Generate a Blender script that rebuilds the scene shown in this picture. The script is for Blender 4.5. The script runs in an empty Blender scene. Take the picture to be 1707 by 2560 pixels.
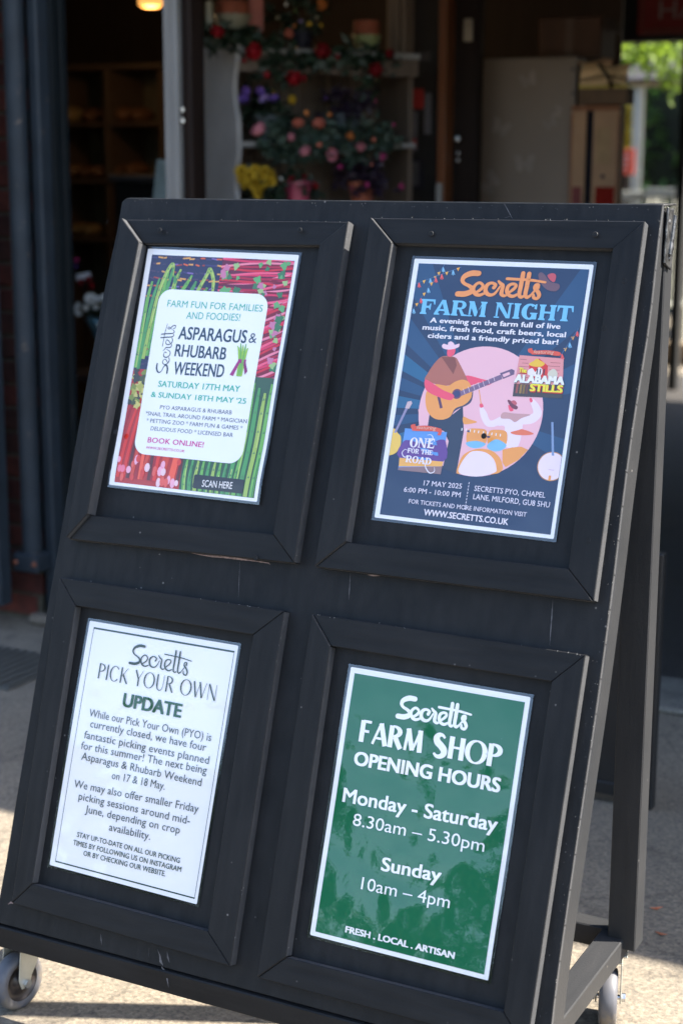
import bpy, bmesh, math, random
from mathutils import Vector, Matrix, noise
random.seed(7)
SC = bpy.context.scene
COL = SC.collection
R = math.radians

# ------------------------------------------------------------------ camera, sky, sun, exposure
CAM = Vector((1.62566, -2.39740, 1.43888))
ROT = [Vector((0.886818, 0.462104, 0.0035726)), Vector((0.1000399, -0.1844262, -0.9777418)), Vector((-0.4511599, 0.8674367, -0.2097814))]
F_PX, CX, CY = 4078.15, 853.5, 1280.0
TILT = R(19.0)
cam_d = bpy.data.cameras.new('camera')
cam = bpy.data.objects.new('camera', cam_d)
COL.objects.link(cam)
mr = Matrix((ROT[0], -ROT[1], -ROT[2])).transposed().to_4x4()
cam.matrix_world = Matrix.Translation(CAM) @ mr
cam_d.sensor_fit = 'HORIZONTAL'
cam_d.sensor_width = 24.0
cam_d.lens = 24.0 * F_PX / 1707.0
cam_d.clip_start = 0.05
cam_d.clip_end = 500
cam_d.dof.use_dof = True
cam_d.dof.focus_distance = 2.58
cam_d.dof.aperture_fstop = 3.3
SC.camera = cam
SC.render.resolution_x, SC.render.resolution_y = 682, 1024

SUN_DIR = Vector((0.84, 0.385, 1.0)).normalized()
w = bpy.data.worlds.new('World'); SC.world = w; w.use_nodes = True
nt = w.node_tree
for n in list(nt.nodes): nt.nodes.remove(n)
sky = nt.nodes.new('ShaderNodeTexSky'); sky.sky_type = 'NISHITA'; sky.sun_disc = False
sky.sun_elevation = math.asin(SUN_DIR.z); sky.sun_rotation = math.atan2(SUN_DIR.x, SUN_DIR.y)
sky.air_density = 1.0; sky.dust_density = 1.5; sky.ozone_density = 1.0
bg = nt.nodes.new('ShaderNodeBackground'); bg.inputs['Strength'].default_value = 0.115
out = nt.nodes.new('ShaderNodeOutputWorld')
nt.links.new(sky.outputs[0], bg.inputs[0]); nt.links.new(bg.outputs[0], out.inputs[0])
sl = bpy.data.lights.new('sun', 'SUN'); sl.energy = 4.9; sl.angle = R(0.53); sl.color = (1.0, 0.93, 0.82)
sun = bpy.data.objects.new('sun', sl); COL.objects.link(sun)
sun.rotation_euler = SUN_DIR.to_track_quat('Z', 'Y').to_euler()
sun.location = (6, 3, 8)
SC.view_settings.view_transform = 'Standard'; SC.view_settings.look = 'None'
SC.view_settings.exposure = 2.2; SC.view_settings.gamma = 1.0; SC.view_settings.use_curve_mapping = False
SC.cycles.max_bounces = 6; SC.cycles.transparent_max_bounces = 12
SC.cycles.use_denoising = True

def ray(px, py):
    d = Vector(((px - CX) / F_PX, (py - CY) / F_PX, 1.0))
    return ROT[0] * d.x + ROT[1] * d.y + ROT[2] * d.z
def at(px, py, Y):
    """world point seen at a spot of the photograph, on the upright plane y = Y"""
    d = ray(px, py); return CAM + d * ((Y - CAM.y) / d.y)
def atx(px, py, X):
    d = ray(px, py); return CAM + d * ((X - CAM.x) / d.x)
def atz(px, py, Z):
    d = ray(px, py); return CAM + d * ((Z - CAM.z) / d.z)
ct, st = math.cos(TILT), math.sin(TILT)
def PB(u, v, w=0.0):
    """board coordinates (right, down, into the board) to world"""
    return Vector((u, -v * st + w * ct, 1.29 - v * ct - w * st))
CB = (CAM.x, -CAM.y * st - (CAM.z - 1.29) * ct, (CAM.y) * ct - (CAM.z - 1.29) * st)
def px2uv(px, py, w=0.0):
    d = ray(px, py)
    db = (d.x, -d.y * st - d.z * ct, d.y * ct - d.z * st)
    k = (w - CB[2]) / db[2]
    return CB[0] + k * db[0], CB[1] + k * db[1]

# ------------------------------------------------------------------ objects
def tag(o, label=None, cat=None, group=None, kind=None):
    if label: o['label'] = label
    if cat: o['category'] = cat
    if group: o['group'] = group
    if kind: o['kind'] = kind
    return o
def thing(name, loc, label, cat, group=None, rz=0.0):
    o = bpy.data.objects.new(name, None); COL.objects.link(o)
    o.location = loc; o.rotation_euler = (0, 0, rz); o.empty_display_size = 0.05
    return tag(o, label, cat, group)
def wroot(o):
    v = Vector((0, 0, 0))
    while o: v = v + o.location; o = o.parent
    return v
class MB:
    def __init__(s): s.v = []; s.f = []; s.m = []; s.mi = 0
    def add(s, vs, fs):
        b = len(s.v); s.v += [Vector(p) for p in vs]
        for f in fs: s.f.append([b + i for i in f]); s.m.append(s.mi)
        return s
    def box(s, c, d, rz=0.0, rot=None):
        hx, hy, hz = d[0] / 2, d[1] / 2, d[2] / 2
        vs = [Vector((x, y, z)) for x in (-hx, hx) for y in (-hy, hy) for z in (-hz, hz)]
        M = rot if rot else Matrix.Rotation(rz, 3, 'Z')
        vs = [M @ p + Vector(c) for p in vs]
        return s.add(vs, [(0, 1, 3, 2), (4, 6, 7, 5), (0, 4, 5, 1), (2, 3, 7, 6), (0, 2, 6, 4), (1, 5, 7, 3)])
    def b2(s, a, b):
        a, b = Vector(a), Vector(b)
        return s.box((a + b) / 2, [abs(b[i] - a[i]) for i in range(3)])
    def hexa(s, q0, q1):
        """two matching loops joined into a solid"""
        n = len(q0); s.add(list(q0) + list(q1), [tuple(range(n))[::-1], tuple(range(n, 2 * n))] + [(i, (i + 1) % n, n + (i + 1) % n, n + i) for i in range(n)])
        return s
    def cyl(s, a, b, r0, r1=None, n=14, caps=True):
        a, b = Vector(a), Vector(b); r1 = r0 if r1 is None else r1
        d = (b - a).normalized(); t = d.orthogonal().normalized(); q = d.cross(t)
        vs = [a + (t * math.cos(i * 2 * math.pi / n) + q * math.sin(i * 2 * math.pi / n)) * r0 for i in range(n)]
        vs += [b + (t * math.cos(i * 2 * math.pi / n) + q * math.sin(i * 2 * math.pi / n)) * r1 for i in range(n)]
        fs = [(i, (i + 1) % n, n + (i + 1) % n, n + i) for i in range(n)]
        if caps: fs += [tuple(range(n))[::-1], tuple(range(n, 2 * n))]
        return s.add(vs, fs)
    def lathe(s, c, prof, axis=(0, 0, 1), n=20):
        c = Vector(c); d = Vector(axis).normalized(); t = d.orthogonal().normalized(); q = d.cross(t); k = len(prof); vs = []
        for i in range(n):
            a = i * 2 * math.pi / n; e = t * math.cos(a) + q * math.sin(a)
            vs += [c + e * r + d * h for r, h in prof]
        fs = [(i * k + j, ((i + 1) % n) * k + j, ((i + 1) % n) * k + j + 1, i * k + j + 1) for i in range(n) for j in range(k - 1)]
        return s.add(vs, fs)
    def tube(s, pts, r, n=8):
        for a, b in zip(pts, pts[1:]): s.cyl(a, b, r, n=n)
        return s
    def build(s, name, mats, parent=None, bevel=0.0, smooth=False, segs=1, recalc=True):
        me = bpy.data.meshes.new(name)
        base = wroot(parent) if parent else Vector((0, 0, 0))
        me.from_pydata([tuple(p - base) for p in s.v], [], s.f)
        mats = mats if isinstance(mats, (list, tuple)) else [mats]
        for m in mats: me.materials.append(m)
        for p, i in zip(me.polygons, s.m): p.material_index = i
        bm = bmesh.new(); bm.from_mesh(me)
        if recalc: bmesh.ops.recalc_face_normals(bm, faces=bm.faces)
        if bevel: bmesh.ops.bevel(bm, geom=list(bm.edges), offset=bevel, segments=segs, profile=0.7, affect='EDGES', clamp_overlap=True)
        bm.to_mesh(me); bm.free()
        if smooth: me.polygons.foreach_set('use_smooth', [True] * len(me.polygons))
        me.update()
        o = bpy.data.objects.new(name, me); COL.objects.link(o)
        if parent: o.parent = parent
        return o
def struct(o): o['kind'] = 'structure'; return o
def copy_tree(o, parent=None):
    c = o.copy(); COL.objects.link(c)
    if parent is not None: c.parent = parent
    for ch in [x for x in KIDS.get(o.name, [])] : copy_tree(ch, c)
    return c
KIDS = {}
def index_kids():
    KIDS.clear()
    for x in bpy.data.objects:
        if x.parent: KIDS.setdefault(x.parent.name, []).append(x)

# ------------------------------------------------------------------ materials
def lin(c):
    c = c / 255.0
    return c / 12.92 if c <= 0.04045 else ((c + 0.055) / 1.055) ** 2.4
def mat(name, col, rough=0.6, metal=0.0, spec=0.5, var=0.15, scale=20.0, bump=0.0, bscale=80.0, stretch=None, coat=0.0, dirt=None, dirt_scale=6.0, dirt_amt=0.35, emit=None):
    m = bpy.data.materials.new(name); m.use_nodes = True
    t = m.node_tree; N = t.nodes; L = t.links
    b = N['Principled BSDF']
    b.inputs['Roughness'].default_value = rough; b.inputs['Metallic'].default_value = metal
    b.inputs['Specular IOR Level'].default_value = spec
    tc = N.new('ShaderNodeTexCoord'); mp = N.new('ShaderNodeMapping'); L.new(tc.outputs['Object'], mp.inputs[0])
    if stretch: mp.inputs['Scale'].default_value = stretch
    nz = N.new('ShaderNodeTexNoise'); nz.inputs['Scale'].default_value = scale; nz.inputs['Detail'].default_value = 6; L.new(mp.outputs[0], nz.inputs['Vector'])
    mx = N.new('ShaderNodeMix'); mx.data_type = 'RGBA'
    mx.inputs['A'].default_value = [max(0, x * (1 - var)) for x in col] + [1]
    mx.inputs['B'].default_value = [min(1, x * (1 + var)) for x in col] + [1]
    mr_ = N.new('ShaderNodeMapRange'); mr_.inputs['From Min'].default_value = 0.3; mr_.inputs['From Max'].default_value = 0.7
    L.new(nz.outputs['Fac'], mr_.inputs['Value']); L.new(mr_.outputs[0], mx.inputs['Factor'])
    last = mx.outputs['Result']
    if dirt:
        n2 = N.new('ShaderNodeTexNoise'); n2.inputs['Scale'].default_value = dirt_scale; n2.inputs['Detail'].default_value = 8; n2.inputs['Roughness'].default_value = 0.7
        L.new(mp.outputs[0], n2.inputs['Vector'])
        r2 = N.new('ShaderNodeMapRange'); r2.inputs['From Min'].default_value = 1 - dirt_amt - 0.06; r2.inputs['From Max'].default_value = 1 - dirt_amt + 0.06
        L.new(n2.outputs['Fac'], r2.inputs['Value'])
        m2 = N.new('ShaderNodeMix'); m2.data_type = 'RGBA'; L.new(last, m2.inputs['A']); m2.inputs['B'].default_value = list(dirt) + [1]; L.new(r2.outputs[0], m2.inputs['Factor'])
        last = m2.outputs['Result']
    L.new(last, b.inputs['Base Color'])
    if bump:
        nb = N.new('ShaderNodeTexNoise'); nb.inputs['Scale'].default_value = bscale; nb.inputs['Detail'].default_value = 5; L.new(mp.outputs[0], nb.inputs['Vector'])
        bp = N.new('ShaderNodeBump'); bp.inputs['Strength'].default_value = 1.0; bp.inputs['Distance'].default_value = bump
        L.new(nb.outputs['Fac'], bp.inputs['Height']); L.new(bp.outputs[0], b.inputs['Normal'])
    if coat: b.inputs['Coat Weight'].default_value = coat; b.inputs['Coat Roughness'].default_value = 0.05
    if emit:
        b.inputs['Emission Color'].default_value = list(emit[0]) + [1]; b.inputs['Emission Strength'].default_value = emit[1]
    return m
_ink = {}
def ink(rgb, k=1.0):
    """flat print under a glossy laminate: colour by its look on white paper"""
    key = (rgb, k)
    if key in _ink: return _ink[key]
    wl = (lin(226), lin(240), lin(249))
    col = [min(0.82, 0.82 * lin(c) / x * k) for c, x in zip(rgb, wl)]
    m = bpy.data.materials.new('print_ink'); m.use_nodes = True
    t = m.node_tree; N = t.nodes; L = t.links; b = N['Principled BSDF']
    b.inputs['Base Color'].default_value = col + [1]; b.inputs['Roughness'].default_value = 0.6; b.inputs['Specular IOR Level'].default_value = 0.2
    b.inputs['Coat Weight'].default_value = 1.0; b.inputs['Coat Roughness'].default_value = 0.025; b.inputs['Coat IOR'].default_value = 1.6
    g = N.new('ShaderNodeNewGeometry')
    nz = N.new('ShaderNodeTexNoise'); nz.inputs['Scale'].default_value = 7.0; nz.inputs['Detail'].default_value = 2; L.new(g.outputs['Position'], nz.inputs['Vector'])
    n2 = N.new('ShaderNodeTexNoise'); n2.inputs['Scale'].default_value = 60.0; n2.inputs['Detail'].default_value = 2; L.new(g.outputs['Position'], n2.inputs['Vector'])
    ad = N.new('ShaderNodeMath'); ad.operation = 'MULTIPLY_ADD'; ad.inputs[1].default_value = 0.018; L.new(n2.outputs['Fac'], ad.inputs[0]); L.new(nz.outputs['Fac'], ad.inputs[2])
    bp = N.new('ShaderNodeBump'); bp.inputs['Strength'].default_value = 1.0; bp.inputs['Distance'].default_value = 0.0060
    L.new(ad.outputs[0], bp.inputs['Height']); L.new(bp.outputs[0], b.inputs['Coat Normal'])
    _ink[key] = m
    return m

def board_paint(name, grain_axis, lo=0.0075, hi=0.0205, spec=0.15):
    """black exterior paint brushed over timber, with dust, streaks and tiny pits"""
    m = bpy.data.materials.new(name); m.use_nodes = True
    t = m.node_tree; N = t.nodes; L = t.links; b = N['Principled BSDF']
    tc = N.new('ShaderNodeNewGeometry')
    mp = N.new('ShaderNodeMapping'); mp.inputs['Scale'].default_value = grain_axis; L.new(tc.outputs['Position'], mp.inputs[0])
    g = N.new('ShaderNodeTexNoise'); g.inputs['Scale'].default_value = 60; g.inputs['Detail'].default_value = 6; L.new(mp.outputs[0], g.inputs['Vector'])
    big = N.new('ShaderNodeTexNoise'); big.inputs['Scale'].default_value = 5; big.inputs['Detail'].default_value = 6; big.inputs['Roughness'].default_value = 0.65; L.new(tc.outputs['Position'], big.inputs['Vector'])
    pit = N.new('ShaderNodeTexNoise'); pit.inputs['Scale'].default_value = 260; pit.inputs['Detail'].default_value = 2; L.new(tc.outputs['Position'], pit.inputs['Vector'])
    mx = N.new('ShaderNodeMix'); mx.data_type = 'RGBA'; mx.inputs['A'].default_value = (lo * .94, lo, lo * 1.1, 1); mx.inputs['B'].default_value = (hi, hi, hi * 1.04, 1)
    bs_ = N.new('ShaderNodeMath'); bs_.operation = 'MULTIPLY_ADD'; bs_.inputs[1].default_value = 1.1; bs_.inputs[2].default_value = -.55; L.new(g.outputs['Fac'], bs_.inputs[0])
    bt_ = N.new('ShaderNodeMath'); bt_.operation = 'ADD'; bt_.use_clamp = True; L.new(bs_.outputs[0], bt_.inputs[0]); L.new(big.outputs['Fac'], bt_.inputs[1]); L.new(bt_.outputs[0], mx.inputs['Factor'])
    # chips: sparse pale specks
    vr = N.new('ShaderNodeTexVoronoi'); vr.inputs['Scale'].default_value = 38; L.new(tc.outputs['Position'], vr.inputs['Vector'])
    lt = N.new('ShaderNodeMapRange'); lt.inputs['From Min'].default_value = 0.075; lt.inputs['From Max'].default_value = 0.04; L.new(vr.outputs['Distance'], lt.inputs['Value'])
    gate = N.new('ShaderNodeMapRange'); gate.inputs['From Min'].default_value = 0.56; gate.inputs['From Max'].default_value = 0.62
    gn = N.new('ShaderNodeTexNoise'); gn.inputs['Scale'].default_value = 9; L.new(tc.outputs['Position'], gn.inputs['Vector']); L.new(gn.outputs['Fac'], gate.inputs['Value'])
    mu = N.new('ShaderNodeMath'); mu.operation = 'MULTIPLY'; L.new(lt.outputs[0], mu.inputs[0]); L.new(gate.outputs[0], mu.inputs[1])
    m2 = N.new('ShaderNodeMix'); m2.data_type = 'RGBA'; L.new(mx.outputs['Result'], m2.inputs['A']); m2.inputs['B'].default_value = (0.16, 0.15, 0.14, 1); L.new(mu.outputs[0], m2.inputs['Factor'])
    L.new(m2.outputs['Result'], b.inputs['Base Color'])
    rr = N.new('ShaderNodeMapRange'); rr.inputs['To Min'].default_value = 0.38; rr.inputs['To Max'].default_value = 0.6; L.new(big.outputs['Fac'], rr.inputs['Value']); L.new(rr.outputs[0], b.inputs['Roughness'])
    b.inputs['Specular IOR Level'].default_value = spec
    a1 = N.new('ShaderNodeMath'); a1.operation = 'MULTIPLY_ADD'; a1.inputs[1].default_value = 0.25; L.new(pit.outputs['Fac'], a1.inputs[0]); L.new(g.outputs['Fac'], a1.inputs[2])
    bp = N.new('ShaderNodeBump'); bp.inputs['Distance'].default_value = 0.0010; bp.inputs['Strength'].default_value = 1.0; L.new(a1.outputs[0], bp.inputs['Height']); L.new(bp.outputs[0], b.inputs['Normal'])
    return m
# ------------------------------------------------------------------ poster layout, millimetres from the sheet corner
TEXTS = [
    (1, 'FARM FUN FOR FAMILIES', 58.6, 101.4, 246.3, 100.5, 11.7, 'teal'),
    (1, 'AND FOODIES!', 100.5, 120.6, 206.3, 118.5, 12.2, 'teal'),
    (1, 'ASPARAGUS', 91.2, 156.7, 225.4, 155.7, 22.3, 'navy'),
    (1, '&', 229.9, 154.9, 245.0, 154.7, 17.1, 'navythin'),
    (1, 'RHUBARB', 89.8, 187.0, 191.6, 186.8, 21.4, 'navy'),
    (1, 'WEEKEND', 93.0, 218.7, 193.2, 217.2, 22.3, 'navy'),
    (1, 'SATURDAY 17TH MAY', 66.9, 242.1, 229.6, 239.6, 10.5, 'tealb'),
    (1, '& SUNDAY 18TH MAY ‘25', 55.6, 261.0, 245.1, 258.8, 9.3, 'tealb'),
    (1, 'PYO ASPARAGUS & RHUBARB', 78.2, 280.7, 221.1, 278.8, 6.8, 'navys'),
    (1, '*SNAIL TRAIL AROUND FARM * MAGICIAN', 50.9, 293.5, 252.5, 291.4, 6.8, 'navys'),
    (1, '* PETTING ZOO * FARM FUN & GAMES *', 55.2, 305.5, 246.0, 303.4, 6.8, 'navys'),
    (1, 'DELICIOUS FOOD * LICENSED BAR', 66.6, 318.7, 230.3, 316.6, 6.9, 'navys'),
    (1, 'BOOK ONLINE!', 64.6, 340.1, 177.3, 339.0, 9.3, 'magenta'),
    (1, 'WWW.SECRETTS.CO.UK', 63.8, 351.0, 142.4, 350.7, 4.3, 'magenta'),
    (1, 'SCAN HERE', 187.8, 405.3, 247.0, 403.6, 11.5, 'whitec'),
    (2, 'FARM NIGHT', 24.0, 89.6, 274.8, 89.8, 24.3, 'serifblue'),
    (2, 'A evening on the farm full of live', 43.9, 102.7, 259.8, 101.9, 8.2, 'whiteb'),
    (2, 'music, fresh food, craft beers, local', 32.8, 114.8, 270.4, 114.3, 8.2, 'whiteb'),
    (2, 'ciders and a friendly priced bar!', 43.7, 127.5, 260.2, 126.2, 8.1, 'whiteb'),
    (2, '17 MAY 2025', 75.4, 361.2, 139.4, 360.1, 7.9, 'white'),
    (2, '6:00 PM - 10:00 PM', 43.7, 374.5, 139.4, 373.7, 7.9, 'white'),
    (2, 'SECRETTS PYO, CHAPEL', 160.2, 361.2, 274.8, 360.2, 8.2, 'white'),
    (2, 'LANE, MILFORD, GU8 5HU', 160.4, 374.0, 283.9, 374.1, 8.3, 'white'),
    (2, 'FOR TICKETS AND MORE INFORMATION VISIT', 55.0, 391.6, 249.8, 391.8, 6.9, 'white'),
    (2, 'WWW.SECRETTS.CO.UK', 83.0, 407.3, 222.9, 407.4, 9.8, 'whitem'),
    (2, 'ALABAMA', 198.5, 188.3, 278.8, 187.0, 12.8, 'alab'),
    (2, 'STILLS', 225.1, 199.9, 277.9, 198.9, 11.2, 'stills'),
    (2, 'The', 203.8, 172.3, 216.6, 172.7, 7.3, 'stills'),
    (2, 'featuring', 222.9, 141.9, 254.9, 141.2, 5.3, 'script'),
    (2, 'featuring', 49.0, 273.6, 81.3, 272.9, 5.5, 'script'),
    (2, 'ONE', 41.4, 303.4, 83.4, 301.8, 15.5, 'serifwhite'),
    (2, 'FOR THE', 39.7, 312.6, 82.5, 312.9, 7.5, 'serifwhite'),
    (2, 'ROAD', 38.9, 327.8, 82.9, 328.4, 10.9, 'serifwhite'),
    (3, 'PICK YOUR OWN', 35.5, 94.5, 271.4, 95.7, 26.2, 'thingreen'),
    (3, 'UPDATE', 94.2, 132.4, 211.5, 132.5, 22.9, 'boldgreen'),
    (3, 'While our Pick Your Own (PYO) is', 31.6, 160.4, 274.8, 160.5, 12.8, 'body'),
    (3, 'currently closed, we have four', 37.2, 178.0, 268.5, 177.9, 12.8, 'body'),
    (3, 'fantastic picking events planned', 28.7, 198.3, 277.6, 197.3, 12.8, 'body'),
    (3, 'for this summer! The next being', 26.1, 217.0, 276.4, 213.8, 12.7, 'body'),
    (3, 'Asparagus & Rhubarb Weekend', 30.5, 234.5, 270.2, 234.7, 12.7, 'body'),
    (3, 'on 17 & 18 May.', 97.0, 255.0, 202.9, 253.4, 12.6, 'body'),
    (3, 'We may also offer smaller Friday', 24.6, 282.7, 272.7, 277.2, 12.7, 'body'),
    (3, 'picking sessions around mid-', 38.0, 301.3, 260.3, 298.8, 12.6, 'body'),
    (3, 'June, depending on crop', 55.2, 319.8, 244.5, 317.4, 12.6, 'body'),
    (3, 'availability.', 107.8, 339.3, 190.5, 338.4, 12.5, 'body'),
    (3, 'STAY UP-TO-DATE ON ALL OUR PICKING', 46.7, 362.6, 253.3, 363.1, 8.3, 'caps'),
    (3, 'TIMES BY FOLLOWING US ON INSTAGRAM', 41.3, 377.1, 258.6, 376.4, 8.4, 'caps'),
    (3, 'OR BY CHECKING OUR WEBSITE.', 65.4, 390.2, 230.5, 389.5, 8.4, 'caps'),
    (4, 'FARM SHOP', 33.4, 112.2, 265.0, 111.6, 33.6, 'shop'),
    (4, 'OPENING HOURS', 29.5, 148.7, 271.9, 147.1, 21.5, 'wbold'),
    (4, 'Monday - Saturday', 19.9, 208.5, 276.2, 205.1, 22.0, 'wsemi'),
    (4, '8.30am – 5.30pm', 43.3, 240.9, 260.9, 238.1, 18.5, 'wlight'),
    (4, 'Sunday', 101.5, 298.6, 200.6, 295.7, 20.6, 'wsemi'),
    (4, '10am – 4pm', 73.7, 333.3, 220.5, 330.6, 18.4, 'wlight'),
    (4, 'FRESH . LOCAL . ARTISAN', 58.5, 402.5, 240.5, 401.3, 9.9, 'wbold2'),
]
LOGO = [
    [(115.9, 32.3, 7.8), (106.1, 32.6, 8.2), (97.3, 37.0, 7.3), (95.0, 43.0, 6.0), (98.6, 47.6, 4.6), (105.3, 50.4, 5.0), (110.1, 54.0, 6.4), (109.5, 58.8, 7.8), (101.6, 62.3, 8.2), (91.6, 62.7, 7.8)],
    [(116.7, 59.8, 3.7), (123.0, 54.9, 4.6), (125.0, 49.3, 4.1), (119.5, 45.5, 4.1), (114.1, 49.4, 4.6), (112.7, 55.7, 5.0), (116.5, 61.5, 5.5), (122.5, 63.1, 4.6), (128.6, 60.4, 3.7)],
    [(140.7, 51.5, 5.5), (142.3, 47.4, 4.6), (136.3, 45.1, 4.1), (130.8, 48.4, 5.5), (129.6, 55.5, 6.0), (133.3, 60.9, 5.5), (139.1, 62.1, 4.6), (144.2, 58.7, 3.7), (148.8, 49.7, 2.7)],
    [(145.6, 42.1, 3.2), (149.0, 45.4, 4.6), (152.7, 48.2, 5.0), (152.4, 55.1, 5.5), (152.8, 60.2, 5.5), (156.9, 62.5, 4.1), (160.3, 60.7, 3.2)],
    [(162.6, 57.7, 3.7), (169.0, 51.5, 4.6), (170.5, 46.6, 4.1), (165.2, 45.3, 4.1), (160.2, 48.7, 5.0), (159.5, 55.7, 5.5), (163.1, 61.0, 5.0), (169.0, 62.6, 4.6), (174.5, 59.6, 3.7)],
    [(177.4, 29.6, 6.0), (177.3, 45.9, 6.0), (177.2, 59.5, 5.5), (180.1, 63.3, 4.6), (183.1, 61.9, 3.7)],
    [(185.7, 30.0, 6.0), (185.6, 46.2, 6.0), (185.4, 59.0, 5.5), (188.4, 63.2, 4.6), (192.5, 60.4, 3.7)],
    [(156.6, 38.2, 4.1), (170.5, 38.4, 3.8), (189.0, 38.8, 3.8), (209.4, 41.0, 3.2)],
    [(191.7, 61.3, 2.6), (197.3, 53.2, 3.2)],
    [(200.7, 48.8, 5.5), (200.8, 44.9, 4.1), (197.3, 45.1, 3.7), (196.7, 49.5, 5.0), (201.0, 53.8, 5.5), (204.2, 59.2, 5.5), (202.3, 64.2, 4.1), (197.5, 62.9, 4.6), (196.6, 58.8, 3.3)],
]
LOGO_AT = {4: [(90.4, 63.7), (210.3, 41.1), (117.3, 32.1)], 3: [(93.8, 60.1), (215.5, 38.3), (120.6, 27.3)], 2: [(82.1, 55.8), (225.9, 30.6), (115.2, 20.3)], 1: [(81.5, 218.6), (65.4, 130.8), (57.9, 201.6)]}
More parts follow.
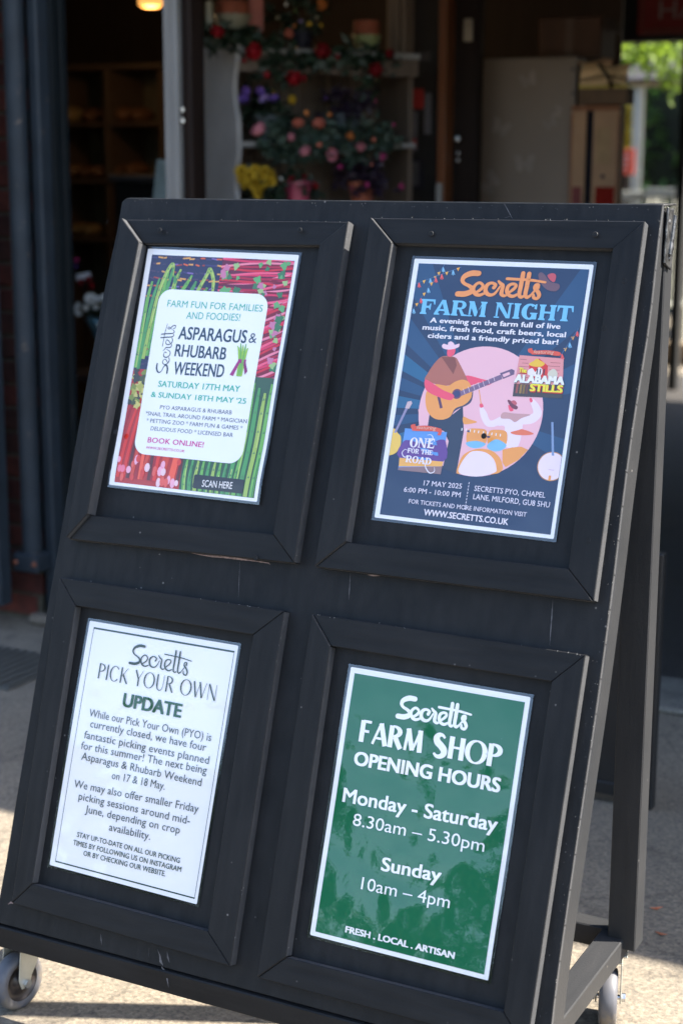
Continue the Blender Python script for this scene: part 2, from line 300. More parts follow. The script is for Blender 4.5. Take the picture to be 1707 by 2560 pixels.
ART = {
    'p1panel': [(38.6, 71.6), (256.0, 69.1), (253.8, 359.6), (40.3, 363.8)],
    'p1split': [(153.4, 11.4), (13.3, 214.5), (258.8, 211.8), (142.2, 367.8)],
    'p1scan': [(174.2, 389.1), (261.6, 384.1), (262.5, 406.8), (175.7, 412.1)],
    'p1aspbox': [(193.4, 159.6), (245.2, 218.7)],
    'p1book': [(190.5, 328.1), (241.0, 327.2), (239.1, 375.5), (193.9, 376.3)],
    'circle': [(47.8, 250.2), (142.1, 135.2), (252.0, 221.6), (161.4, 339.4)],
    'hat': [(70.3, 139.5), (72.9, 135.5), (79.9, 136.8), (80.1, 133.3), (84.3, 131.0), (89.2, 133.3), (91.8, 136.1), (99.0, 133.9), (99.0, 139.0), (91.6, 142.7), (82.4, 144.3), (74.2, 143.3)],
    'face': [(82.9, 143.8), (91.8, 142.7), (92.0, 150.3), (86.6, 153.7), (82.5, 151.4)],
    'poncho': [(80.1, 154.6), (95.0, 155.7), (102.8, 162.8), (122.8, 192.8), (111.3, 190.4), (96.3, 196.5), (86.4, 201.7), (51.8, 196.6), (53.7, 183.7), (62.0, 167.9), (71.1, 157.2)],
    'collar': [(72.3, 156.6), (95.0, 155.7), (100.2, 168.0), (96.7, 182.8), (83.8, 169.0)],
    'arml': [(50.6, 194.6), (51.0, 203.7), (57.1, 212.7), (73.1, 219.1), (95.4, 224.2), (102.8, 220.6), (101.3, 214.5), (82.1, 208.3), (58.6, 196.6)],
    'armr': [(117.6, 183.4), (145.1, 187.0), (161.8, 190.1), (160.6, 194.4), (151.9, 197.0), (143.3, 192.6), (125.8, 198.4)],
    'gbody': [(68.8, 201.0), (56.9, 211.4), (56.2, 226.7), (62.3, 243.9), (74.8, 254.3), (89.8, 255.6), (102.2, 249.6), (108.1, 236.6), (122.8, 229.2), (131.7, 218.5), (131.5, 206.0), (125.1, 193.9), (113.9, 190.2), (101.3, 194.4), (91.7, 201.3), (79.5, 200.9)],
    'gshadow': [(81.7, 255.5), (100.3, 254.7), (108.7, 240.3), (130.4, 227.3), (134.4, 215.8), (132.8, 205.9), (129.5, 221.1), (107.9, 235.3), (102.1, 248.8)],
    'ghole': [(107.5, 213.3)],
    'gbridge': [(75.4, 220.2), (79.9, 219.4), (87.3, 236.9), (83.0, 238.5)],
    'neck': [(112.1, 208.7), (175.0, 178.0), (178.6, 184.7), (115.4, 215.9)],
    'headst': [(173.4, 176.1), (191.5, 168.2), (196.5, 170.3), (196.7, 176.5), (179.9, 184.6)],
    'headin': [(177.5, 177.8), (188.4, 172.9), (190.3, 176.9), (180.3, 182.1)],
    'frets': [(116.7, 204.6), (120.6, 212.3), (124.4, 201.0), (128.3, 208.7), (132.1, 196.7), (136.1, 205.2), (139.4, 192.9), (143.7, 201.4), (146.8, 189.4), (150.7, 197.6), (154.7, 184.9), (158.7, 193.6), (162.9, 180.8), (166.8, 189.0)],
    'pants': [(67.0, 267.8), (66.9, 247.6), (99.8, 251.3), (120.6, 232.1), (128.3, 271.4), (126.6, 338.2), (102.7, 331.5), (105.8, 288.3), (98.2, 261.4), (95.3, 273.0)],
    'cleg': [(46.6, 242.9), (54.2, 268.9), (64.9, 268.0), (66.7, 246.4), (58.9, 231.8)],
    'drhat': [(192.1, 217.9), (195.2, 216.4), (203.7, 221.9), (210.3, 226.3), (207.6, 230.2), (199.4, 227.2)],
    'drhatt': [(198.1, 218.7), (202.9, 216.3), (207.9, 220.4), (205.3, 223.5)],
    'drface': [(194.5, 223.9), (200.7, 227.1), (204.0, 231.7), (199.2, 233.8), (196.0, 229.9)],
    'drponcho': [(188.0, 236.2), (206.0, 236.5), (232.2, 236.1), (218.5, 242.9), (209.3, 249.7), (199.7, 245.6), (185.5, 245.5)],
    'drbody': [(185.0, 241.9), (210.7, 242.3), (220.8, 241.4), (220.0, 285.6), (195.8, 286.5), (194.0, 258.4), (182.2, 256.9)],
    'drarml': [(148.2, 231.2), (153.3, 230.8), (161.1, 238.8), (169.5, 250.6), (185.2, 243.1), (191.2, 248.8), (179.8, 258.4), (164.4, 259.6), (153.3, 246.9)],
    'drarmr': [(228.2, 215.1), (232.9, 212.3), (242.9, 220.1), (249.3, 231.8), (246.2, 241.8), (234.9, 250.1), (214.8, 251.7), (213.3, 242.1), (232.6, 235.6), (235.7, 230.5)],
    'drhandl': [(147.6, 226.2), (151.7, 225.2), (154.5, 229.9), (149.6, 231.8)],
    'stick': [(142.6, 204.2), (143.8, 203.8), (150.7, 226.0), (149.2, 226.4)],
    'drhandr': [(226.6, 212.5), (229.3, 210.6), (232.5, 214.6), (229.9, 217.9)],
    'cym1': [(123.7, 248.1), (134.2, 251.0), (147.9, 254.3), (138.0, 258.1), (126.3, 259.1)],
    'cym2': [(204.2, 266.1), (216.3, 261.4), (223.6, 259.6), (241.6, 264.6), (232.5, 267.9), (213.6, 269.0)],
    'tom1': [(134.9, 268.3), (149.5, 264.6), (165.6, 267.0), (166.6, 286.7), (151.4, 284.8), (136.2, 288.1)],
    'tom1b': [(135.4, 287.7), (151.3, 283.8), (166.6, 286.7), (161.8, 292.8), (149.2, 295.6), (138.3, 292.9)],
    'tom2': [(169.6, 267.9), (183.2, 263.7), (198.6, 266.6), (199.6, 286.2), (184.5, 280.1), (170.9, 287.5)],
    'tom2b': [(169.8, 288.8), (183.0, 278.5), (199.4, 284.5), (199.1, 291.1), (188.4, 297.0), (175.3, 295.7)],
    'bass': [(144.7, 299.8), (159.7, 295.4), (178.1, 296.7), (192.3, 305.2), (199.3, 316.8), (200.1, 325.3), (186.3, 332.8), (134.9, 337.3), (126.6, 334.9), (128.3, 321.1), (132.9, 308.3)],
    'bassw': [(142.7, 303.7), (155.1, 299.3), (171.0, 301.1), (184.0, 309.7), (190.4, 322.6), (188.5, 330.1), (161.4, 338.9), (131.6, 336.2), (132.2, 320.7)],
    'floor': [(195.7, 293.9), (210.3, 288.9), (225.2, 286.3), (236.5, 290.2), (223.3, 307.2), (204.9, 320.0), (198.7, 313.2)],
    'sq1': [(201.0, 146.0), (272.1, 147.0), (278.6, 207.4), (199.4, 210.4)],
    'sq1dark': [(198.9, 190.7), (277.0, 188.1), (278.6, 207.4), (199.4, 210.4)],
    'house': [(218.5, 160.2), (233.4, 149.4), (248.8, 159.5), (250.7, 180.2), (222.8, 179.7)],
    'yhat': [(217.8, 159.0), (225.2, 153.6), (229.6, 149.7), (235.1, 152.3), (243.3, 156.2), (239.0, 161.3), (226.5, 162.2)],
    'figs': [(217.5, 170.2), (224.3, 164.8), (230.3, 170.5), (234.2, 162.9), (241.0, 166.1), (238.7, 176.1), (221.0, 176.1)],
    'fig2': [(250.5, 170.4), (258.3, 163.7), (265.4, 169.4), (264.0, 176.8), (252.7, 176.4)],
    'ban1': [(213.5, 135.9), (219.6, 134.2), (222.7, 137.8), (242.8, 136.0), (264.4, 137.7), (264.5, 143.5), (243.7, 142.4), (222.4, 143.9), (219.6, 142.4), (215.0, 140.7)],
    'sq2': [(29.2, 274.3), (100.9, 274.5), (101.1, 341.2), (28.1, 341.5)],
    'sq2pur': [(29.3, 296.3), (41.8, 292.7), (55.9, 295.7), (72.0, 295.1), (82.3, 291.6), (92.2, 287.0), (101.6, 290.7), (101.8, 321.1), (27.5, 321.8)],
    'sq2or': [(27.5, 321.8), (101.8, 321.1), (101.2, 328.7), (28.5, 335.6)],
    'sq2br': [(28.7, 336.9), (101.7, 328.6), (101.1, 341.2), (28.1, 341.5)],
    'ban2': [(38.4, 268.9), (45.6, 266.3), (47.7, 269.4), (64.8, 267.2), (86.7, 269.4), (91.7, 272.0), (91.1, 280.1), (85.7, 280.0), (83.6, 275.2), (46.0, 277.1), (41.6, 275.0)],
    'banjo': [(276.2, 311.9), (292.1, 310.4), (273.7, 295.3)],
    'banjoneck': [(266.6, 245.0), (270.0, 244.7), (278.9, 295.3), (275.0, 295.6)],
    'eg': [(4.3, 282.0), (10.2, 276.4), (14.3, 279.1), (18.3, 283.3), (24.1, 288.4), (25.7, 303.0), (19.5, 315.0), (7.9, 319.8), (6.5, 314.9)],
    'egn': [(11.3, 282.7), (15.0, 283.1), (29.2, 241.7), (24.9, 240.8)],
    'egh': [(23.8, 242.2), (26.2, 231.8), (32.7, 230.0), (34.7, 233.7), (30.8, 242.9)],
    'flags': [(7.7, 41.2), (82.5, 11.4), (8.8, 86.4), (53.6, 8.5), (265.5, 144.9), (288.7, 99.6)],
    'hatdeco': [(211.5, 19.6), (214.9, 15.0), (221.4, 18.0), (232.6, 29.2), (246.1, 32.1), (248.7, 37.8), (243.1, 43.8), (229.8, 42.1), (217.6, 32.1)],
    'hatdeco2': [(226.4, 19.6), (232.4, 15.9), (239.1, 17.3), (240.6, 23.1), (238.6, 29.5), (232.2, 26.9)],
    'div': [(149.3, 348.8), (149.4, 378.3)],
    'rays': [(3.7, 130.5), (42.5, 148.8), (44.2, 158.9), (2.6, 148.6), (-0.4, 172.0), (48.3, 184.1), (49.1, 196.8), (0.4, 189.9), (-0.0, 215.6), (52.8, 219.3), (53.5, 232.0), (1.1, 238.6)],
    'p4rect': [(8.5, 9.1), (290.2, 8.2), (289.4, 411.3), (7.0, 415.2)],
    'p3rect': [(11.6, 9.6), (292.4, 11.2), (291.7, 413.7), (9.0, 411.9)],
    'p2rect': [(8.8, 8.0), (289.9, 7.1), (292.5, 414.5), (8.8, 414.7)],
    'p1rect': [(10.7, 10.8), (291.7, 9.6), (289.6, 414.7), (9.1, 414.1)],
}
PAINT_V = board_paint('black_paint_upright', (1.0, 0.12, 0.12))
PAINT_H = board_paint('black_paint_level', (0.12, 1.0, 1.0))
SUNLIT_V = board_paint('sunlit_black_upright', (1.0, 0.12, 0.12), .022, .032, .2)  # lighter black for legs, rails and battens, with sunlight put into the colour
SUNLIT_H = board_paint('sunlit_black_level', (0.12, 1.0, 1.0), .022, .032, .2)
EDGE_M = board_paint('sun_gloss_black_edge', (1, 1, 1), .045, .065, .3)  # paler black on side faces stands in for sun gloss
PANEL_M = board_paint('black_paint_panel', (1.0, 0.35, 0.35))
# ------------------------------------------------------------------ ground and building shell
def ground_mat(name, base, speck=0.5, warm=1.0):
    m = bpy.data.materials.new(name); m.use_nodes = True
    t = m.node_tree; N = t.nodes; L = t.links; b = N['Principled BSDF']
    g = N.new('ShaderNodeNewGeometry')
    v = N.new('ShaderNodeTexVoronoi'); v.inputs['Scale'].default_value = 150; L.new(g.outputs['Position'], v.inputs['Vector'])
    n1 = N.new('ShaderNodeTexNoise'); n1.inputs['Scale'].default_value = 110; n1.inputs['Detail'].default_value = 6; n1.inputs['Roughness'].default_value = 0.7; L.new(g.outputs['Position'], n1.inputs['Vector'])
    n2 = N.new('ShaderNodeTexNoise'); n2.inputs['Scale'].default_value = 1.7; n2.inputs['Detail'].default_value = 8; n2.inputs['Roughness'].default_value = 0.6; L.new(g.outputs['Position'], n2.inputs['Vector'])
    cr = N.new('ShaderNodeValToRGB'); L.new(n1.outputs['Fac'], cr.inputs[0])
    e = cr.color_ramp.elements
    e[0].position = 0.30; e[0].color = [c * (1 - speck) for c in base] + [1]
    e[1].position = 0.72; e[1].color = [min(1, c * (1 + speck * .8)) for c in base] + [1]
    k = cr.color_ramp.elements.new(0.5); k.color = list(base) + [1]
    mx = N.new('ShaderNodeMix'); mx.data_type = 'RGBA'; mx.blend_type = 'MULTIPLY'; mx.inputs['Factor'].default_value = 0.75
    L.new(cr.outputs[0], mx.inputs['A'])
    c2 = N.new('ShaderNodeMix'); c2.data_type = 'RGBA'; c2.inputs['A'].default_value = (0.55, 0.56, 0.58, 1); c2.inputs['B'].default_value = (1.35, 1.3, 1.22, 1); L.new(v.outputs['Color'], c2.inputs['Factor'])
    L.new(c2.outputs['Result'], mx.inputs['B'])
    m3 = N.new('ShaderNodeMix'); m3.data_type = 'RGBA'; m3.blend_type = 'MULTIPLY'; m3.inputs['Factor'].default_value = 0.8
    r = N.new('ShaderNodeMapRange'); r.inputs['From Min'].default_value = 0.3; r.inputs['From Max'].default_value = 0.7; r.inputs['To Min'].default_value = 0.72; r.inputs['To Max'].default_value = 1.2
    L.new(n2.outputs['Fac'], r.inputs['Value']); L.new(mx.outputs['Result'], m3.inputs['A']); L.new(r.outputs[0], m3.inputs['B'])
    n4 = N.new('ShaderNodeTexNoise'); n4.inputs['Scale'].default_value = 7; n4.inputs['Detail'].default_value = 5; n4.inputs['Distortion'].default_value = 1.2; L.new(g.outputs['Position'], n4.inputs['Vector'])
    r4 = N.new('ShaderNodeMapRange'); r4.inputs['From Min'].default_value = .56; r4.inputs['From Max'].default_value = .70; r4.inputs['To Min'].default_value = 1.0; r4.inputs['To Max'].default_value = .62; L.new(n4.outputs['Fac'], r4.inputs['Value'])
    vc = N.new('ShaderNodeTexVoronoi'); vc.feature = 'DISTANCE_TO_EDGE'; vc.inputs['Scale'].default_value = 1.1
    ad = N.new('ShaderNodeVectorMath'); ad.operation = 'MULTIPLY_ADD'; ad.inputs[1].default_value = (.25, .25, .25); L.new(n2.outputs['Color'], ad.inputs[0]); L.new(g.outputs['Position'], ad.inputs[2]); L.new(ad.outputs[0], vc.inputs['Vector'])
    rc = N.new('ShaderNodeMapRange'); rc.inputs['From Min'].default_value = .0015; rc.inputs['From Max'].default_value = .006; rc.inputs['To Min'].default_value = .72; rc.inputs['To Max'].default_value = 1.0; L.new(vc.outputs['Distance'], rc.inputs['Value'])
    mm_ = N.new('ShaderNodeMath'); mm_.operation = 'MULTIPLY'; L.new(r4.outputs[0], mm_.inputs[0]); L.new(rc.outputs[0], mm_.inputs[1])
    m5 = N.new('ShaderNodeMix'); m5.data_type = 'RGBA'; m5.blend_type = 'MULTIPLY'; m5.inputs['Factor'].default_value = 1.0; L.new(m3.outputs['Result'], m5.inputs['A']); L.new(mm_.outputs[0], m5.inputs['B'])
    L.new(m5.outputs['Result'], b.inputs['Base Color'])
    b.inputs['Roughness'].default_value = 0.85
    bp = N.new('ShaderNodeBump'); bp.inputs['Distance'].default_value = 0.0022; L.new(n1.outputs['Fac'], bp.inputs['Height']); L.new(bp.outputs[0], b.inputs['Normal'])
    return m
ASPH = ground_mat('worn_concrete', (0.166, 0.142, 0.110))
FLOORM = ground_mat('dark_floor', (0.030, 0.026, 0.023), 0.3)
THRM = ground_mat('threshold_concrete', (0.16, 0.15, 0.13), 0.5)
GRAV = ground_mat('pale_gravel', (0.17, 0.145, 0.11), 0.4)
def sheet(name, x0, x1, y0, y1, z, m, nx=1, ny=1):
    mb = MB()
    for i in range(nx):
        for j in range(ny):
            a, b = x0 + (x1 - x0) * i / nx, x0 + (x1 - x0) * (i + 1) / nx; c, d = y0 + (y1 - y0) * j / ny, y0 + (y1 - y0) * (j + 1) / ny
            mb.add([(a, c, z), (b, c, z), (b, d, z), (a, d, z)], [(0, 1, 2, 3)])
    return struct(mb.build(name, m, recalc=False))
sheet('ground', -150, 150, -150, 200, 0.0, ASPH)
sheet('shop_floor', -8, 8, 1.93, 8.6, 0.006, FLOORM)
sheet('gravel_path', -12, 6, 9.75, 13.2, 0.005, GRAV)
struct(MB().b2((-1.5, 1.68, 0.0), (4.0, 1.95, 0.018)).build('threshold', THRM, bevel=0.006))
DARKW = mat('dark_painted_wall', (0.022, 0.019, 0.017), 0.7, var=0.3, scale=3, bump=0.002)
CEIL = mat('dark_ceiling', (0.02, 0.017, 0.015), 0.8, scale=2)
BROWNW = mat('brown_boards', (0.05, 0.032, 0.022), 0.6, scale=6, stretch=(6, 6, .4))
ROOFM = mat('roof_felt', (0.05, 0.05, 0.05), 0.9)
# eave edge at Y 1.38, underside at 2.55
struct(MB().b2((-9, 1.38, 2.55), (9, 8.3, 2.75)).build('roof', CEIL))
struct(MB().b2((-9, 8.3, 0), (-2.08, 8.42, 2.75)).build('wall_rear', DARKW))
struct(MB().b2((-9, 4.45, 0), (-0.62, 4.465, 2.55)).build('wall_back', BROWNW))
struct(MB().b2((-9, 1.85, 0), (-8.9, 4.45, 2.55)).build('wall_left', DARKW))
struct(MB().b2((0.78, 1.66, 0), (9, 1.85, 2.55)).build('unseen_front_wall', DARKW))  # added out of view to narrow the opening and darken the interior
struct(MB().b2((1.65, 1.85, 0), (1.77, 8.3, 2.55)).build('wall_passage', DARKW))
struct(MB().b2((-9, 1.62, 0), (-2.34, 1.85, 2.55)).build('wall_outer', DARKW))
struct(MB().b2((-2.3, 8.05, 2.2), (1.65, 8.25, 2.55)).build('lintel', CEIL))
struct(MB().b2((-1.36, 1.66, 2.02), (0.779, 1.78, 2.549)).build('unseen_door_head', DARKW))  # unseen beam added to cut the sky light reaching the interior

# ------------------------------------------------------------------ brick pier, downpipe, timber posts
MORT = mat('lime_mortar', (0.07, 0.062, 0.045), 0.95, var=0.3, scale=60, bump=0.002)
BRK = [mat('red_brick', c, 0.85, var=0.35, scale=30, bump=0.003, bscale=120) for c in ((0.085, 0.015, 0.009), (0.065, 0.012, 0.008), (0.10, 0.020, 0.012), (0.05, 0.013, 0.009))]
pier = thing('brick_pier', (-1.9, 1.72, 0), 'red brick pier behind the grey downpipe at the shop corner', 'brick pier')
PX0, PX1 = -2.34, -1.535
MB().b2((PX0 + .006, 1.628, 0), (PX1 - .006, 1.84, 2.55)).build('mortar', MORT, pier)
brick_me = {}
def brick_mesh(L, k):
    key = (round(L, 3), k)
    if key not in brick_me:
        b = MB().b2((-L / 2, -0.1, 0), (L / 2, 0, 0.065)).build('brick', BRK[k], bevel=0.004)
        brick_me[key] = b.data; bpy.data.objects.remove(b)
    return brick_me[key]
z, row = 0.012, 0
while z < 2.48:
    x = PX0 + (0 if row % 2 else -0.1125)
    while x < PX1 - 0.02:
        a, b_ = max(x, PX0), min(x + 0.215, PX1)
        if b_ - a > 0.03:
            o = bpy.data.objects.new('brick', brick_mesh(b_ - a, random.randrange(4))); COL.objects.link(o); o.parent = pier
            o.location = Vector(((a + b_) / 2, 1.722 + random.uniform(-.002, .002), z)) - pier.location
        x += 0.225
    z += 0.075; row += 1
PIPE = mat('grey_blue_paint', (0.019, 0.026, 0.034), 0.5, spec=.2, var=0.2, scale=10, bump=0.0012, bscale=40, dirt=(0.2, 0.14, 0.1), dirt_scale=30, dirt_amt=0.32)
PIPED = mat('dark_blue_paint', (0.006, 0.009, 0.011), 0.55, spec=.15, var=0.25, scale=8, bump=0.001, stretch=(8, 8, .5), dirt=(0.22, 0.2, 0.18), dirt_scale=26, dirt_amt=0.28)
RUST = mat('rust', (0.16, 0.05, 0.025), 0.9, var=0.4, scale=50)
c0 = at(68, 1000, 1.565)
pipe = thing('downpipe', (c0.x, 1.565, 0.05), 'grey blue painted iron downpipe beside the red brick', 'downpipe')
mb = MB().cyl((c0.x, 1.565, 0.22), (c0.x, 1.565, 2.4), 0.031, n=20); mb.build('pipe', PIPE, pipe, smooth=False)
MB().cyl((c0.x, 1.565, 1.93), (c0.x, 1.565, 2.06), 0.040, n=20).build('socket', PIPE, pipe)
MB().cyl((c0.x, 1.565, 0.20), (c0.x, 1.565, 0.222), 0.034, n=16).build('rusty_end', RUST, pipe)
b0 = at(60, 1405, 1.54)
MB().b2((c0.x - .05, 1.525, b0.z - .03), (c0.x + .045, 1.60, b0.z + .03)).build('bracket', PIPE, pipe, bevel=.006)
for sx in (-.037, .034): MB().lathe((c0.x + sx, 1.527, b0.z), [(0, -.008), (.007, -.006), (.009, 0)], (0, 1, 0), 10).build('bolt', RUST, pipe)
hx = at(28, 1506, 1.50); hz0 = at(28, 1518, 1.46).z
hd = thing('timber_hoarding', (hx.x - .3, 1.48, 0), 'flaking blue painted timber leaf at the far left of the shop front', 'shutter')
MB().b2((hx.x - .55, 1.46, hz0), (hx.x - .036, 1.50, 2.3)).build('board', PIPED, hd, bevel=.004)
MB().b2((hx.x - .035, 1.452, hz0 - .003), (hx.x, 1.508, 2.3)).build('edge_batten', PIPE, hd, bevel=.005)
xa, xb = at(82, 560, 1.60).x, at(107, 560, 1.60).x
fr = thing('door_frame', (xb, 1.7, 0), 'dark blue door frame with worn front strip in a lit tone right of the downpipe', 'door frame')
MB().b2((xa - .045, 1.64, 0.02), (xa, 1.70, 2.55)).build('back_strip', PIPED, fr, bevel=.003)
MB().b2((xa, 1.60, 0.02), (xb, 1.66, 2.55)).build('front_strip', PIPE, fr, bevel=.006)  # lighter than the reveal: light on the front face put into the colour
MB().b2((xb - .03, 1.662, 0.02), (xb + .004, 1.735, 2.55)).build('reveal_board', PIPED, fr, bevel=.003)
mid = at(146, 560, 1.78)
MB().b2((xb + .0045, 1.70, 0.02), (xb + .012, 1.73, 2.55)).build('stop_bead', PIPED, fr, bevel=.003)
STONE = ground_mat('step_stone', (0.15, 0.125, 0.10), 0.4)
sb0, sb1 = at(66, 1550, 1.56), at(118, 1550, 1.56)
tag(MB().b2((sb0.x, 1.56, 0.0), (sb1.x, 1.615, 0.035)).build('stone_block', STONE, bevel=.012), 'small pale stone block at the foot of the door frame', 'stone block')
# ribbed iron drain cover, left
dr = atz(-28, 1665, 0.0)
dg = thing('drain_cover', (dr.x, dr.y, 0.0), 'ribbed iron drain cover set in the ground at far left', 'drain cover')
IRON = mat('cast_iron', (0.10, 0.10, 0.09), 0.5, metal=0.3, bump=0.001)
MB().b2((dr.x - .22, dr.y - .16, 0.001), (dr.x + .20, dr.y + .16, 0.006)).build('plate', IRON, dg, bevel=.001)
for i in range(13):
    x = dr.x - .20 + i * .032
    mb = MB().box((x, dr.y, 0.010), (0.010, 0.29, 0.007), rz=0.0); mb.build('rib', IRON, dg, bevel=.002)

# ------------------------------------------------------------------ white door post, brown post, left room
WHITEP = mat('aged_white_paint', (0.19, 0.185, 0.175), 0.6, spec=.2, var=0.12, scale=8, bump=0.0008, stretch=(4, 4, .5), dirt=(0.3, 0.27, 0.22), dirt_scale=12, dirt_amt=0.3)
DKBROWN = mat('dark_brown_wood', (0.014, 0.008, 0.006), 0.6, spec=.15, var=0.3, scale=6, stretch=(8, 8, .5), bump=0.001)
xw0, xw1, xw2, xw3 = at(409, 250, 1.79).x, at(431, 250, 1.78).x, at(476, 250, 1.85).x, at(514, 250, 1.88).x
dp = thing('door_post', ((xw0 + xw2) / 2, 1.80, 0), 'white painted door post between the dark doorway and flower shelves', 'door post')
MB().b2((xw0, 1.79, 0.02), (xw1 + .002, 1.83, 2.55)).build('narrow_bead', WHITEP, dp, bevel=.004)
MB().b2((xw1 + .004, 1.77, 0.02), (xw2, 1.85, 2.55)).build('post', WHITEP, dp, bevel=.008, segs=2)
MB().b2((xw1 + .020, 1.762, 0.02), (xw1 + .030, 1.768, 2.55)).build('raised_line', WHITEP, dp, bevel=.002)
bpst = thing('brown_post', ((xw2 + xw3) / 2, 1.86, 0), 'dark brown post left of the white flower shelves', 'post')
MB().b2((xw2 + .002, 1.80, 0.02), (xw3, 1.88, 2.55)).build('post', DKBROWN, bpst, bevel=.006)
HNG = mat('brushed_steel', (0.5, 0.5, 0.5), 0.3, metal=1.0)
hz = at(483, 285, 1.80)
for dz in (0.02, -0.012): MB().cyl((xw2 + .006, 1.795, hz.z + dz), (xw2 + .006, 1.795, hz.z + dz - .012), .008, n=10).build('hinge_knuckle', HNG, bpst)

# left room: shelves with loaves, counter, pendant lamp
SHELFW = mat('warm_shelf_wood', (0.09, 0.055, 0.03), 0.6, scale=8, stretch=(1, 6, 6))
def shelf_box(px0, px1, py, Y, th=.02, dep=.3):
    a, b = at(px0, py, Y), at(px1, py, Y)
    return Vector((a.x, Y, a.z)), Vector((b.x, Y + dep, a.z - th))
bs = thing('bread_shelves', (at(250, 400, 3.7).x, 3.8, 0), 'dim wooden shelf rack holding loaves inside the dark shop', 'shelf rack')
for py in (165, 305, 445, 590): a, b = shelf_box(120, 400, py, 3.7); MB().b2(a, b).build('shelf', SHELFW, bs, bevel=.003)
a, b = at(120, 60, 4.03), at(400, 60, 4.03)
MB().b2((a.x, 4.03, 0.05), (b.x, 4.06, at(200, 160, 4.03).z)).build('backing', mat('cream_backing', (0.13, 0.105, 0.06), 0.8), bs)
for px in (122, 262, 398):
    q = at(px, 300, 3.7); MB().b2((q.x - .012, 3.71, 0.02), (q.x + .012, 3.99, at(px, 160, 3.7).z - .022)).build('upright', SHELFW, bs, bevel=.002)
CRUST = [mat('bread_crust', c, 0.7, var=0.4, scale=15, bump=0.004, bscale=30) for c in ((0.20, 0.10, 0.035), (0.15, 0.06, 0.02), (0.27, 0.17, 0.06))]
def blob(c, rx, ry, rz_, n=10, k=6, jit=.06):
    vs = []; fs = []
    for i in range(k + 1):
        th = math.pi * i / k
        for j in range(n):
            ph = 2 * math.pi * j / n; f = 1 + random.uniform(-jit, jit)
            vs.append((c[0] + rx * f * math.sin(th) * math.cos(ph), c[1] + ry * f * math.sin(th) * math.sin(ph), c[2] + rz_ * math.cos(th)))
    for i in range(k):
        for j in range(n): fs.append((i * n + j, (i + 1) * n + j, (i + 1) * n + (j + 1) % n, i * n + (j + 1) % n))
    return vs, fs
li = 0
LNAMES = ['at the left end', 'second along', 'in the middle', 'near the upright', 'at the right end']
for row, (py, pxs) in enumerate(((305, (190, 228, 272, 315, 350)), (445, (192, 225, 262, 305, 345)), (590, (200, 235, 280)))):
    for j, px in enumerate(pxs):
        q = at(px, py, 3.82); s = random.uniform(.03, .042)
        o = MB().add(*blob((q.x, 3.82 + random.uniform(-.03, .03), q.z + s * .92), s * 1.4, .08, s)).build('bread_loaf', random.choice(CRUST), smooth=True)
        tag(o, 'blurred %s loaf %s of the %s wooden shelf' % (('brown', 'golden', 'pale')[li % 3], LNAMES[j], ('upper', 'middle', 'lower')[row]), 'loaf', 'loaves on the dark shop shelves'); li += 1
ct_ = thing('shop_counter', (at(370, 700, 2.9).x, 3.0, 0), 'dark shop counter inside the doorway behind the loaves lamp', 'counter')
a, b = at(285, 455, 2.95), at(470, 455, 2.95)
MB().b2((a.x, 2.95, 0.02), (b.x, 3.45, a.z)).build('cabinet', mat('near_black_laminate', (0.012, 0.012, 0.013), 0.5), ct_, bevel=.006)
MB().b2((a.x - .02, 2.93, a.z + .001), (b.x + .02, 3.47, a.z + .03)).build('worktop', mat('grey_worktop', (0.06, 0.06, 0.065), 0.4), ct_, bevel=.006)
q0, q1 = at(392, 398, 2.2), at(376, 560, 2.2)
gl = thing('glass_screen', (q0.x, 2.2, 0), 'slanted pale glass screen edge beside the white door post', 'glass screen')
MB().hexa([(q1.x, 2.2, q1.z), (q1.x + .13, 2.2, q1.z), (q0.x + .13, 2.2, q0.z), (q0.x, 2.2, q0.z)], [(q1.x, 2.214, q1.z), (q1.x + .13, 2.214, q1.z), (q0.x + .13, 2.214, q0.z), (q0.x, 2.214, q0.z)]).build('pane', mat('pale_green_glass', (0.14, 0.18, 0.185), 0.3, spec=.2), gl)
lq = at(376, -22, 3.0)
lamp = thing('pendant_lamp', (lq.x, 3.0, lq.z), 'glowing amber pendant lamp hanging inside the dark shop doorway', 'lamp')
MB().lathe((lq.x, 3.0, lq.z), [(.0, .10), (.045, .095), (.050, .0), (.046, -.048), (.03, -.058), (0, -.06)], n=24).build('lamp_shade', mat('amber_glass', (0.8, 0.45, 0.15), 0.4, emit=((1.0, 0.47, 0.13), 0.19)), lamp, smooth=True)
MB().cyl((lq.x, 3.0, lq.z + .10), (lq.x, 3.0, 2.55), .004, n=6).build('cord', DKBROWN, lamp)
pl = bpy.data.lights.new('pendant_light', 'POINT'); pl.energy = 0.9; pl.color = (1.0, .62, .3); pl.shadow_soft_size = .05
po = bpy.data.objects.new('pendant_light', pl); COL.objects.link(po); po.parent = lamp; po.location = (0, 0, -0.12)
